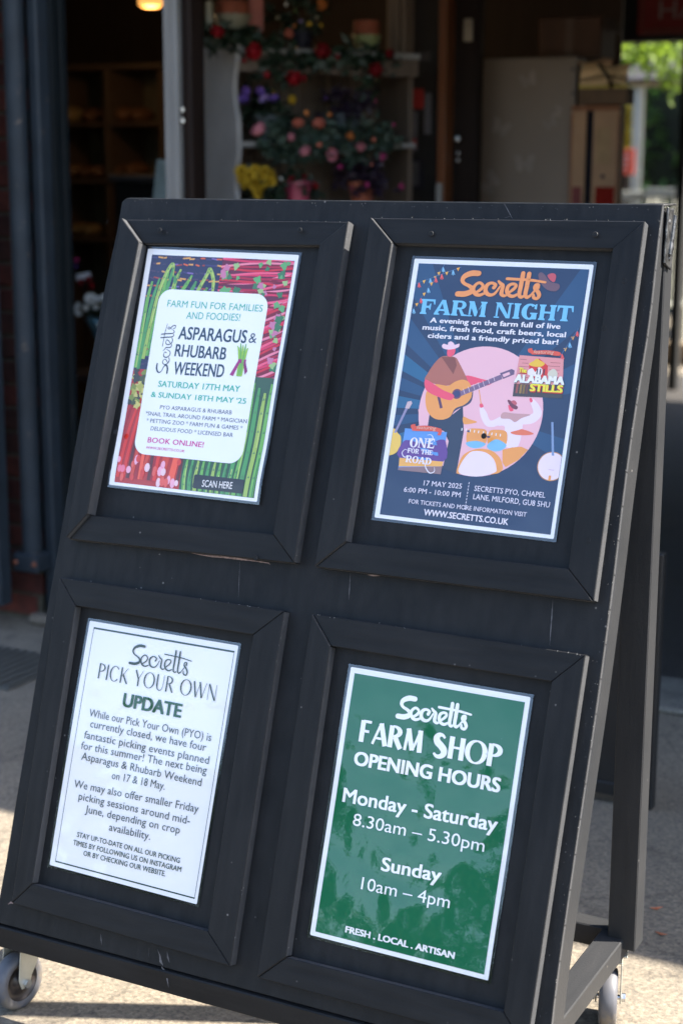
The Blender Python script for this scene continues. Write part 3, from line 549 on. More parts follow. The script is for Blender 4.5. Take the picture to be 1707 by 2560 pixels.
# ------------------------------------------------------------------ the A-frame sign board
board = thing('sign_board', (0.42, -0.1, 0.0), 'big black painted wooden A-frame notice board on castors holding four posters', 'sign board')
LEFT = [(310, 503), (262.4, 709.6), (212, 980), (178.6, 1163.7), (145.8, 1372), (117.6, 1520.8), (89.3, 1700), (58, 1900), (36.7, 2014.8), (7.7, 2212)]
RIGHT = [(1656.6, 507), (1640, 628), (1625.8, 797.5), (1611.6, 878), (1587, 1015.7), (1559, 1217.7), (1539, 1397), (1495.6, 1734.7), (1441, 2100), (1375, 2560)]
lu = [px2uv(*p) for p in LEFT]; ru = [px2uv(*p) for p in RIGHT]
lu = [(u, v) for u, v in lu] + [(-0.088, 1.186)]
ru = [(u, v) for u, v in ru] + [(0.917, 1.186)]
def relax(tab, n=26):
    v0, v1 = tab[0][1], tab[-1][1]; o = []
    for i in range(n):
        v = v0 + (v1 - v0) * i / (n - 1); num = den = 0.0
        for j in range(n * 2):
            vv = v0 + (v1 - v0) * j / (n * 2 - 1); w_ = math.exp(-((vv - v) / .07) ** 2)
            for a, b in zip(tab, tab[1:]):
                if a[1] <= vv <= b[1]: num += w_ * (a[0] + (b[0] - a[0]) * (vv - a[1]) / (b[1] - a[1])); den += w_; break
        o.append((num / den, v))
    return o
lu, ru = relax(lu), relax(ru)
outl = [(lu[0][0] + .006, -0.0905)] + [(ru[0][0] - .002, -0.0935)] + ru[0:] + lu[::-1][:-1] + [(lu[0][0] - .002, -0.084)]
def slab(mb, uv, w0, w1): return mb.hexa([PB(u, v, w0) for u, v in uv], [PB(u, v, w1) for u, v in uv])
pm_ = slab(MB(), outl, 0.0, 0.009); pm_.m = [0, 0] + [1] * (len(pm_.m) - 2)
pm_.build('panel', [PANEL_M, EDGE_M], board, bevel=0.0009)
def edge_u(tab, v):
    tab = sorted(tab, key=lambda t: t[1])
    for a, b in zip(tab, tab[1:]):
        if a[1] <= v <= b[1]: k = (v - a[1]) / (b[1] - a[1]); return a[0] + (b[0] - a[0]) * k
    return tab[0][0] if v < tab[0][1] else tab[-1][0]
# battens behind the panel; along the lower right the ply has sprung off its batten
def batw0(v): return .0095 + .0075 * max(0.0, min(1.0, (v - .36) / .08)) * max(0.0, min(1.0, (.92 - v) / .12))
def batw1(v): return .0095 + .024 + .026 * max(0.0, min(1.0, (v + .09) / .36))
def batten(vs, side, w0a, w0b, wd, th):
    q0, q1 = [], []
    tab = ru if side > 0 else lu
    out_ = [(edge_u(tab, v) - side * .0008, v) for v in vs]; inn = [(u - side * wd, v) for u, v in out_]
    loop = out_ + inn[::-1]
    n = len(vs)
    w0 = [batw0(v) if side > 0 else .0095 for v in vs]; ww = w0 + w0[::-1]; w1 = [batw1(v) for v in vs]; w1 = w1 + w1[::-1]
    mb = MB().hexa([PB(u, v, x) for (u, v), x in zip(loop, ww)], [PB(u, v, x) for (u, v), x in zip(loop, w1)]); return mb
vs = [-0.092 + 1.27 * i / 24 for i in range(25)]
batten(vs, 1, .0095, .0135, .045, .024).build('batten', SUNLIT_V, board, bevel=.0015)
batten(vs, -1, .0095, .0095, .045, .024).build('batten', SUNLIT_V, board, bevel=.0015)
for v0 in (-0.092, 0.53, 1.133):
    slab(MB(), [(-.02, v0), (.86, v0), (.86, v0 + .045), (-.02, v0 + .045)], .0095, .0335).build('batten', SUNLIT_H, board, bevel=.0015)
FR = [dict(o=[(310.2, 545.5), (873.2, 550.8), (737.2, 1408.3), (170.8, 1347.6)], i=[(353.3, 605.3), (800.5, 610.6), (684.1, 1335.7), (223.9, 1288)]),
      dict(o=[(929.9, 542.8), (1612.8, 550.5), (1485.2, 1504.9), (789, 1417.7)], i=[(982.3, 606.1), (1532, 620), (1420.9, 1422.3), (866.5, 1356.2)]),
      dict(o=[(149, 1443.5), (711.2, 1528.1), (575.9, 2417.9), (28.7, 2259)], i=[(188.6, 1514.5), (633.2, 1587.2), (520, 2329.5), (79.7, 2211.5)]),
      dict(o=[(780.4, 1534.2), (1464.5, 1637.5), None, (643.5, 2445.5)], i=[(826.3, 1615.7), (1379, 1704.7), (1258.9, 2531.6), (715.6, 2394.5)])]
LAB = ['upper left', 'upper right', 'lower left', 'lower right']
TH = 0.018
LIFT = ((-.006, .0030, -.001, .0075), (-.003, .0016, .0020, .0050), (0, .0010, 0, .0004), (-.0010, .0016, 0, .0022))     # top, right, bottom, left strip of each frame
for k, f in enumerate(FR):
    o = [px2uv(*p, -TH) if p else None for p in f['o']]; i = [px2uv(*p, -TH) for p in f['i']]
    if o[2] is None: o[2] = (o[1][0] - .004, o[3][1] + .002)
    for a in range(4):
        b = (a + 1) % 4
        g = 0.0006
        quad = [o[a], o[b], i[b], i[a]]
        cu = sum(p[0] for p in quad) / 4; cv = sum(p[1] for p in quad) / 4
        quad = [(p[0] + (g if p[0] < cu else -g) * (a % 2 == 0), p[1] + (g if p[1] < cv else -g) * (a % 2 == 1)) for p in quad]
        lift = LIFT[k][a]
        mb = MB(); slab(mb, quad, -TH - lift, 0.0005); mb.m = [0, 0, 1, 1, 1, 1]
        mb.build('frame_strip', [PAINT_H if a % 2 == 0 else PAINT_V, EDGE_M], board, bevel=0.0012)
# base
Z1 = 0.168
def bx(name, a, b, m): return MB().b2(a, b).build(name, m, board, bevel=.002)
yf = PB(0, 1.19).y
bx('base_rail', (-.090, yf - .004, .127), (.917, yf + .041, .1655), PAINT_H)
rl = atz(1502.4, 2324.5, Z1); rr_ = atz(1568.6, 2336.2, Z1)
sx0, sx1 = rl.x, rr_.x; yb0 = rr_.y
bk = atz(1585, 2308, Z1)
bx('side_rail', (sx0, yf + .042, .131), (sx1, yb0 - .001, Z1), SUNLIT_V)
bx('side_rail', (-.088, yf + .042, .131), (-.088 + (sx1 - sx0), yb0 - .001, Z1), SUNLIT_V)
bx('base_rail', (-.088, yb0, .131), (bk.x + .002, yb0 + .038, Z1 + .001), SUNLIT_H)
LX = 0.905
y0t, y1t = atx(1665, 600, LX).y, atx(1683, 600, LX).y; zt = atx(1674, 600, LX).z
y0b, y1b = atx(1590, 2300, LX).y, atx(1609, 2300, LX).y; zb = atx(1600, 2300, LX).z
def leg(xr, wx=.048):
    def yy(z, a, b): return a + (b - a) * (z - zt) / (zb - zt)
    za, zc = 1.372, .150
    q = [(xr - wx, yy(za, y0t, y0b), za), (xr, yy(za, y0t, y0b), za), (xr, yy(za, y1t, y1b), za), (xr - wx, yy(za, y1t, y1b), za)]
    p = [(xr - wx, yy(zc, y0t, y0b), zc), (xr, yy(zc, y0t, y0b), zc), (xr, yy(zc, y1t, y1b), zc), (xr - wx, yy(zc, y1t, y1b), zc)]
    return MB().hexa(q, p).build('back_leg', SUNLIT_V, board, bevel=.002)
leg(LX); leg(-.035)
def yyl(z, a, b): return a + (b - a) * (z - zt) / (zb - zt)
for z_ in (1.345,):
    MB().b2((-.035, yyl(z_, y0t, y0b) + .004, z_ - .022), (LX - .048, yyl(z_, y1t, y1b) - .004, z_ + .022)).build('top_rail', PAINT_H, board, bevel=.002)
MB().hexa([PB(-.062, -.0912, .001), PB(.900, -.0942, .001), PB(.900, -.0942, .009), PB(-.062, -.0912, .009)], [PB(-.062, -.0918, .001), PB(.900, -.0948, .001), PB(.900, -.0948, .009), PB(-.062, -.0918, .009)]).build('worn_sunlit_top_edge', mat('worn_sunlit_pale_edge', (.12, .115, .105), .6, var=.5, scale=60, dirt=(.03, .03, .03), dirt_scale=30, dirt_amt=.42), board)  # worn top edge, with sun gloss put into its pale colour
# hinges at the top ends
STEEL = mat('painted_steel', (0.10, 0.10, 0.10), 0.38, metal=0.7, var=0.5, scale=60, bump=0.0016, bscale=90, dirt=(0.02, .02, .02), dirt_scale=70, dirt_amt=0.45)
for ux in (LX + .001,):
    pr_ = PB(edge_u(ru, -.06), -.06, .02)
    h = MB()
    h.hexa([PB(ux - .0, -.094, .012), PB(ux + .0, -.094, .062), PB(ux, -.012, .068), PB(ux, -.012, .030)], [PB(ux + .004, -.094, .012), PB(ux + .004, -.094, .062), PB(ux + .004, -.012, .068), PB(ux + .004, -.012, .030)])
    hb = h.build('hinge', STEEL, board, bevel=.0012)
    MB().cyl(PB(ux + .004, -.091, .046), PB(ux + .004, -.030, .046), .0045, n=10).build('hinge_pin', STEEL, hb)
    for v_, w_ in ((-.075, .026), (-.045, .060), (-.025, .050)): MB().lathe(PB(ux + .004, v_, w_), [(0, .0022), (.003, .0016), (.004, 0)], (1, 0, 0), 8).build('screw', STEEL, hb)
MB().b2((.86, .035, 1.376), (LX, .10, 1.379)).build('hinge_leaf', STEEL, board, bevel=.0008)
# screw heads painted over
for k, (px, py) in enumerate(((1560, 702), (1488, 586), (1078, 584), (1510, 820), (895, 1395), (1357, 1452), (1470, 1352), (400, 575), (750, 575), (290, 1080), (640, 1395), (1210, 1090), (800, 700))):
    u, v = px2uv(px, py, -TH)
    MB().lathe(PB(u, v, -TH - .0013), [(0, .0008), (.0025, .0004), (.0036, .0008), (.0046, 0)], PB(0, 0, -1) - PB(0, 0, 0), 12).build('screw_head', PANEL_M, board)
# chips, runs and bare splinters on the paint
BARE = mat('bare_splinter', (0.24, 0.17, 0.155), 0.9, var=0.4, scale=200, bump=0.001)
RUN = mat('pale_streak', (0.085, 0.080, 0.082), 0.8, var=0.5, scale=150)
def sliver(pts, wd, w, m, name, taper=True):
    uv = [px2uv(*p, w) for p in pts]; n = len(uv); L_, R_ = [], []
    for i, (u, v) in enumerate(uv):
        a = uv[max(0, i - 1)]; b = uv[min(n - 1, i + 1)]; dx, dy = b[0] - a[0], b[1] - a[1]; l = math.hypot(dx, dy) + 1e-9
        ww = wd * random.uniform(.35, 1) * (0.15 if taper and i in (0, n - 1) else 1)
        L_.append((u - dy / l * ww, v + dx / l * ww)); R_.append((u + dy / l * ww, v - dx / l * ww))
    mb = MB(); mb.add([PB(u, v, w - .0004) for u, v in L_ + R_], [(i, i + 1, n + i + 1, n + i) for i in range(n - 1)])
    mb.build(name, m, board, recalc=False)
sliver([(478, 1382), (500, 1387), (530, 1391), (560, 1393), (600, 1398), (640, 1403), (672, 1408), (676, 1412)], .0016, 0, BARE, 'bare_chip')
sliver([(919, 1437), (926, 1438), (935, 1439), (948, 1440)], .0014, 0, BARE, 'bare_chip')
sliver([(20, 2262), (28, 2257), (33, 2260)], .0022, 0, BARE, 'bare_chip')
for pts, wd in (([(394, 2375), (400, 2390), (402, 2405), (408, 2415)], .0028), ([(404, 2418), (412, 2430), (418, 2448), (422, 2470)], .0035), ([(418, 2380), (420, 2395), (424, 2408)], .002),
                ([(252, 2336), (253, 2350), (255, 2363)], .0012), ([(373, 2372), (371, 2395)], .0012), ([(1382, 1497), (1380, 1530), (1377, 1570), (1374, 1615)], .0013), ([(876, 1432), (874, 1470), (872, 1500)], .0011),
                ([(600, 1400), (598, 1450), (596, 1500)], .0006), ([(1260, 508), (1268, 522), (1275, 535), (1282, 548)], .0012), ([(1275, 540), (1262, 544)], .0012)):
    sliver(pts, wd, 0, RUN, 'paint_run')
rs = random.Random(3)
SCUFF = mat('grey_scuff', (0.040, 0.040, 0.042), 0.8, var=0.5, scale=150)
for _ in range(34):
    x, y = rs.uniform(180, 1560), rs.uniform(520, 2450); a = rs.uniform(-.5, .5) + (1.57 if rs.random() < .4 else 0); l = rs.uniform(8, 34)
    if any(cx0 - 25 < x < cx1 + 25 and cy0 - 25 < y < cy1 + 25 for cx0, cy0, cx1, cy1 in ((270, 600, 760, 1265), (930, 640, 1490, 1360), (120, 1550, 600, 2270), (770, 1660, 1335, 2460))): continue
    on_frame = any(min(q[0] for q in f['o'] if q) < x < max(q[0] for q in f['o'] if q) and min(q[1] for q in f['o'] if q) < y < max(q[1] for q in f['o'] if q) for f in FR)
    if on_frame: continue
    sliver([(x, y), (x + math.cos(a) * l * .5, y + math.sin(a) * l * .5 + rs.uniform(-2, 2)), (x + math.cos(a) * l, y + math.sin(a) * l)], .0005, 0, SCUFF, 'scuff')
# pin-point chips along the sunlit edges
random.seed(21)
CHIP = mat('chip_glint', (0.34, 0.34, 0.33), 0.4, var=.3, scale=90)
mb = MB()
def chip(u, v, w, s):
    c = PB(u, v, w); a = PB(u + s, v + s * random.uniform(-.4, .4), w); b = PB(u + s * .3, v + s * random.uniform(.6, 1.6), w); d = PB(u + s * .5, v + s * .4, w - s * .8)
    mb.add([c, a, b, d], [(0, 1, 3), (1, 2, 3), (2, 0, 3), (0, 2, 1)])
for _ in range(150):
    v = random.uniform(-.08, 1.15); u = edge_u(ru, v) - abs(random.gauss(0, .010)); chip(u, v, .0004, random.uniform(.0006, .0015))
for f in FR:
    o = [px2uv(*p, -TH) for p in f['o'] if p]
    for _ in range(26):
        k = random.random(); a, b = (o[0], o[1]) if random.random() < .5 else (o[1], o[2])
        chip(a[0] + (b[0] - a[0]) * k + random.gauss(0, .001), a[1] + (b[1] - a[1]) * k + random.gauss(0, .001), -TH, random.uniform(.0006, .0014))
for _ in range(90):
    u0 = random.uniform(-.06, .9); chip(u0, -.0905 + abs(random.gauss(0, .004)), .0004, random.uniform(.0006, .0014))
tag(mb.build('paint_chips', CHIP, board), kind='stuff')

# castors
ZINC = mat('zinc_plate', (0.42, 0.41, 0.35), 0.42, metal=0.5, var=0.12, scale=30, bump=.0004)
TYRE = mat('grey_rubber', (0.085, 0.085, 0.095), 0.5, var=0.15, scale=30, dirt=(0.14, 0.12, 0.095), dirt_scale=14, dirt_amt=0.42)
HUB = mat('dusty_hub', (0.045, 0.036, 0.033), 0.35, var=0.4, scale=20, metal=.3)
def caster(cx, cy, ang, top):
    c = Vector((cx, cy, 0.0)); M = Matrix.Rotation(ang, 3, 'Z')
    def T(p): return c + M @ Vector(p)
    ca = bpy.data.objects.new('castor', None); COL.objects.link(ca); ca.parent = board; ca.location = c - board.location; ca.empty_display_size = .02
    n = M @ Vector((1, 0, 0)); wc = T((0, 0, .05))
    MB().lathe(wc, [(.034, -.013), (.041, -.0155), (.0465, -.014), (.05, -.008), (.0505, 0), (.05, .008), (.0465, .014), (.041, .0155), (.034, .013)], n, 40).build('tyre', TYRE, ca, smooth=True)
    MB().lathe(wc, [(.0342, -.012), (.030, -.007), (.016, -.008), (.014, -.014), (.0, -.0145)], n, 32).add(*(lambda: ([], []))()).lathe(wc, [(.0342, .012), (.030, .007), (.016, .008), (.014, .014), (0, .0145)], n, 32).build('hub', HUB, ca, smooth=True)
    MB().cyl(wc - n * .026, wc + n * .026, .0045, n=12).cyl(wc + n * .0225, wc + n * .029, .0078, n=6).cyl(wc - n * .029, wc - n * .0225, .0078, n=6).build('axle_bolt', STEEL_B, ca)
    fk = MB()
    for s in (1, -1):
        q = [(-.010, .042), (.010, .042), (.014, .060), (.030, top - .020), (-.018 - .012, top - .020), (-.016, .060)]
        q0 = [T((s * .0195, y + (.020 if z > .07 else 0.0), z)) for y, z in q]; q1 = [T((s * .0220, y + (.020 if z > .07 else 0.0), z)) for y, z in q]
        fk.hexa(q0, q1)
    fk.hexa([T((x, y, top - .020)) for x, y in ((-.022, -.010), (.022, -.010), (.022, .050), (-.022, .050))], [T((x, y, top - .017)) for x, y in ((-.022, -.010), (.022, -.010), (.022, .050), (-.022, .050))])
    fk.build('fork', ZINC, ca, bevel=.0008)
    MB().lathe(T((0, .020, top - .017)), [(0, 0), (.021, 0), (.024, .004), (.021, .009), (0, .009)], (0, 0, 1), 24).build('swivel', STEEL_B, ca, smooth=False)
    MB().box(T((0, .020, top - .006)), (.060, .060, .004), rot=M).build('mounting_plate', ZINC, ca, bevel=.001)
STEEL_B = mat('bright_steel', (0.60, 0.62, 0.64), 0.25, metal=0.95, var=.2, scale=40)
p = atz(41, 2450, .05); caster(p.x + .002, p.y, R(-8), .131)
q = atz(1520, 2492, .05); caster(q.x, q.y, R(17), .135)
caster(.86, p.y + .01, R(25), .131); caster(-.04, yb0 + .0, R(-20), .135)
# ------------------------------------------------------------------ the four laminated posters
CORN = {1: [(371, 621), (748, 637), (646, 1256), (274.6, 1212)], 2: [(1036.4, 645.7), (1484.4, 661.5), (1384.4, 1348), (935.6, 1293.4)],
        3: [(224.6, 1552), (596, 1614.6), (492.5, 2262), (124.6, 2163)], 4: [(878.4, 1667.7), (1327, 1743.6), (1220.4, 2452.6), (775.6, 2338)]}
CUV = {k: [px2uv(*p, -.0008) for p in c] for k, c in CORN.items()}
def bend(k, x, y):
    u, v = x / 297, y / 420
    if k == 1: return .0055 * math.exp(-((v - .93) / .13) ** 2) * (.45 + .55 * u) + .0035 * math.exp(-((v - .55) / .22) ** 2) * (u * .7 + .1) + .0008
    if k == 2: return .0016 * math.sin(v * 5.2) ** 2 * u + .0010 * (1 - v) * u
    if k == 3: return .0018 * math.sin(v * 3.1) * (1 - u) + .0008 * v
    return .0012 * math.sin(v * 4 + 1) ** 2 + .0010 * (1 - v)
def PP(k, x, y, layer=0):
    u, v = x / 297, y / 420; c = CUV[k]
    U = (c[0][0] * (1 - u) + c[1][0] * u) * (1 - v) + (c[3][0] * (1 - u) + c[2][0] * u) * v
    V = (c[0][1] * (1 - u) + c[1][1] * u) * (1 - v) + (c[3][1] * (1 - u) + c[2][1] * u) * v
    return PB(U, V, -.0007 - bend(k, x, y) - layer * .00005)
POST = {}
STUFFY = {'crate_picture', 'cut_stalk_picture', 'leaf_picture', 'asparagus_scales', 'thick_asparagus_scales', 'red_stalk_picture', 'rhubarb_picture', 'asparagus_picture', 'thick_asparagus_picture'}
PLAB = {1: 'laminated poster of asparagus and rhubarb photos round a white text panel, upper left',
        2: 'navy laminated poster with orange script, guitarist and drummer drawing, upper right on the board',
        3: 'white laminated notice with thin dark green border and green text, lower left on the board',
        4: 'green laminated poster with white opening hours lettering, lower right on the board'}
for k in CORN:
    p = PP(k, 148, 420)
    POST[k] = thing('poster', p, PLAB[k], 'poster', 'laminated posters on the sign board')
def flatmesh(k, name, polys, layer, step=18):
    """polys: list of (mm polygon, material) printed flat on the sheet; each follows the sheet's bends"""
    bm = bmesh.new(); mats = []
    lay = 0
    for n_, (pg, m) in enumerate(polys):
        if m not in mats: mats.append(m)
        mi = mats.index(m)
        zz = -(layer + (n_ % 40) * .12)
        vs = [bm.verts.new((x, y, zz)) for x, y in pg]
        try: f = bm.faces.new(vs)
        except Exception: continue
        f.material_index = mi
    bmesh.ops.triangulate(bm, faces=[f for f in bm.faces if len(f.verts) > 4])
    ys = [v.co.y for v in bm.verts]; xs = [v.co.x for v in bm.verts]
    if step:
        y = math.floor(min(ys) / step + 1) * step
        while y < max(ys):
            bmesh.ops.bisect_plane(bm, geom=bm.verts[:] + bm.edges[:] + bm.faces[:], plane_co=(0, y, 0), plane_no=(0, 1, 0), dist=1e-4); y += step
        x = math.floor(min(xs) / 50 + 1) * 50
        while x < max(xs):
            bmesh.ops.bisect_plane(bm, geom=bm.verts[:] + bm.edges[:] + bm.faces[:], plane_co=(x, 0, 0), plane_no=(1, 0, 0), dist=1e-4); x += 50
    base = POST[k].location
    for v in bm.verts: v.co = PP(k, v.co.x, v.co.y, -v.co.z) - base
    bmesh.ops.triangulate(bm, faces=[f for f in bm.faces if len(f.verts) > 4])
    nn = PB(0, 0, -1) - PB(0, 0, 0); flip = []
    for f in bm.faces:
        f.normal_update()
        if f.normal.dot(nn) < 0: flip.append(f)
    bmesh.ops.reverse_faces(bm, faces=flip)
    me = bpy.data.meshes.new(name); bm.to_mesh(me); bm.free()
    for m in mats: me.materials.append(m)
    o = bpy.data.objects.new(name, me); COL.objects.link(o); o.parent = POST[k]
    if name in STUFFY: o['kind'] = 'stuff'
    return o
def rect(x0, y0, x1, y1): return [(x0, y0), (x1, y0), (x1, y1), (x0, y1)]
def rrect(x0, y0, x1, y1, r, n=8):
    o = []
    for cx, cy, a in ((x1 - r, y0 + r, -90), (x1 - r, y1 - r, 0), (x0 + r, y1 - r, 90), (x0 + r, y0 + r, 180)):
        for i in range(n + 1):
            t = R(a + 90 * i / n); o.append((cx + r * math.cos(t), cy + r * math.sin(t)))
    return o
def ell(cx, cy, rx, ry, n=28): return [(cx + rx * math.cos(2 * math.pi * i / n), cy + ry * math.sin(2 * math.pi * i / n)) for i in range(n)]
WHITE = ink((228, 238, 252)); 
# film margin round the paper
FILM = bpy.data.materials.new('laminate_film'); FILM.use_nodes = True
_t = FILM.node_tree; _N = _t.nodes; _L = _t.links
for n in list(_N): _N.remove(n)
_o = _N.new('ShaderNodeOutputMaterial'); _m = _N.new('ShaderNodeMixShader'); _tr = _N.new('ShaderNodeBsdfTransparent'); _g = _N.new('ShaderNodeBsdfGlossy'); _fr = _N.new('ShaderNodeFresnel')
_fr.inputs['IOR'].default_value = 2.2; _g.inputs['Roughness'].default_value = .08
_L.new(_fr.outputs[0], _m.inputs[0]); _L.new(_tr.outputs[0], _m.inputs[1]); _L.new(_g.outputs[0], _m.inputs[2]); _L.new(_m.outputs[0], _o.inputs[0])
for k in CORN:
    flatmesh(k, 'paper', [(rrect(0, 0, 297, 420, 2.0, 3), WHITE)], 0, 12)
    m_ = 4.5
    ring = []
    cs = [(-m_, -m_), (297 + m_, -m_), (297 + m_, 420 + m_), (-m_, 420 + m_)]; ci = [(0, 0), (297, 0), (297, 420), (0, 420)]
    for a in range(4):
        b = (a + 1) % 4; N_ = 16
        for i in range(N_):
            f0, f1 = i / N_, (i + 1) / N_
            L_ = lambda p, q, f: (p[0] + (q[0] - p[0]) * f, p[1] + (q[1] - p[1]) * f)
            ring.append(([L_(cs[a], cs[b], f0), L_(cs[a], cs[b], f1), L_(ci[a], ci[b], f1), L_(ci[a], ci[b], f0)], FILM))
    flatmesh(k, 'laminate_margin', ring, -2, 0)
# text
STY = dict(teal=((62, 176, 150), .004, 3), tealb=((60, 176, 150), .022, 3), navy=((38, 62, 84), .022, 4), navythin=((50, 70, 92), -.004, 3), navys=((62, 76, 104), .006, 2),
           magenta=((196, 52, 140), .018, 2), whitec=((228, 232, 238), .01, 3), white=((214, 218, 240), .012, 2), whitem=((218, 222, 240), .03, 2), whiteb=((226, 232, 246), .030, 2),
           alab=((236, 236, 240), .065, 3), stills=((246, 226, 60), .055, 3), script=((250, 190, 170), .0, 2), thingreen=((46, 70, 64), -.012, 4), boldgreen=((22, 78, 48), .040, 4),
           body=((74, 90, 94), -.004, 2), caps=((40, 70, 60), .012, 2), shop=((226, 238, 252), .024, 5), wbold=((226, 238, 252), .042, 4), wsemi=((226, 238, 252), .026, 4), wlight=((226, 238, 252), .004, 4), wbold2=((226, 238, 252), .045, 3))
fc = bpy.data.curves.new('type', 'FONT'); fo = bpy.data.objects.new('type', fc); COL.objects.link(fo)
def textpolys(s, offset, res):
    fc.body = s; fc.size = 1; fc.offset = offset; fc.resolution_u = res
    dg = bpy.context.evaluated_depsgraph_get(); dg.update()
    me = bpy.data.meshes.new_from_object(fo.evaluated_get(dg))
    vs = [(v.co.x, v.co.y) for v in me.vertices]; fs = [tuple(p.vertices) for p in me.polygons]
    bpy.data.meshes.remove(me); return vs, fs
def put_text(k, s, x0, y0, x1, y1, cap, rgb, off, res, layer=24, name='lettering', slant=0.0, xmul=1.0):
    return put_text1(k, s, x0, y0, x1, y1, cap, rgb, 0.0, res, layer, name, slant, max(0.0, off - .003))
def put_text1(k, s, x0, y0, x1, y1, cap, rgb, off, res, layer, name, slant, ex):
    vs, fs = textpolys(s, off, res)
    a, b = min(v[0] for v in vs), max(v[0] for v in vs)
    capu = 0.682 + ex
    sx = (x1 - x0) / (b - a); sy = cap / capu
    P = [(x0 + (x - a) * sx + slant * (y + off) * sy, y0 + (y1 - y0) * (x - a) / (b - a) - (y + off) * sy) for x, y in vs]
    bm = bmesh.new(); base = POST[k].location
    shifts = [(0, 0)] if not ex else [(-ex, -ex * .5), (ex, -ex * .5), (-ex, ex * .5), (ex, ex * .5), (0, 0)]
    kx = (x1 - x0 - 2 * ex * sx) / (x1 - x0)
    for n_, (ox, oy) in enumerate(shifts):
        V = [bm.verts.new(PP(k, x0 + (x - x0) * kx + (ox + ex) * sx, y + oy * sy, layer + n_ * .35) - base) for x, y in P]
        for f in fs:
            try: bm.faces.new([V[i] for i in f])
            except Exception: pass
    nn = PB(0, 0, -1) - PB(0, 0, 0); fl = []
    for f in bm.faces:
        f.normal_update()
        if f.normal.dot(nn) < 0: fl.append(f)
    bmesh.ops.reverse_faces(bm, faces=fl)
    me = bpy.data.meshes.new(name); bm.to_mesh(me); bm.free(); me.materials.append(ink(rgb))
    o = bpy.data.objects.new(name, me); COL.objects.link(o); o.parent = POST[k]; return o
def ribbon(pts, n=7):
    P = [Vector((p[0], p[1], p[2])) for p in pts]; P = [P[0] * 2 - P[1]] + P + [P[-1] * 2 - P[-2]]; c = []
    for i in range(1, len(P) - 2):
        a, b, d, e = P[i - 1], P[i], P[i + 1], P[i + 2]
        for j in range(n):
            t = j / n; c.append(.5 * ((2 * b) + (-a + d) * t + (2 * a - 5 * b + 4 * d - e) * t * t + (-a + 3 * b - 3 * d + e) * t ** 3))
    c.append(P[-2]); return c
def brush(pts, cap=True):
    c = ribbon(pts); Ls, Rs = [], []
    for i, p in enumerate(c):
        a, b = c[max(0, i - 1)], c[min(len(c) - 1, i + 1)]; d = Vector((b.x - a.x, b.y - a.y)); d = d.normalized() if d.length else Vector((1, 0)); h = p.z / 2
        Ls.append((p.x - d.y * h, p.y + d.x * h)); Rs.append((p.x + d.y * h, p.y - d.x * h))
    o = [[Ls[i], Ls[i + 1], Rs[i + 1], Rs[i]] for i in range(len(c) - 1)]
    if cap:
        for p in (c[0], c[-1]): o.append([(p.x + p.z / 2 * math.cos(t * math.pi / 5), p.y + p.z / 2 * math.sin(t * math.pi / 5)) for t in range(10)])
    return o
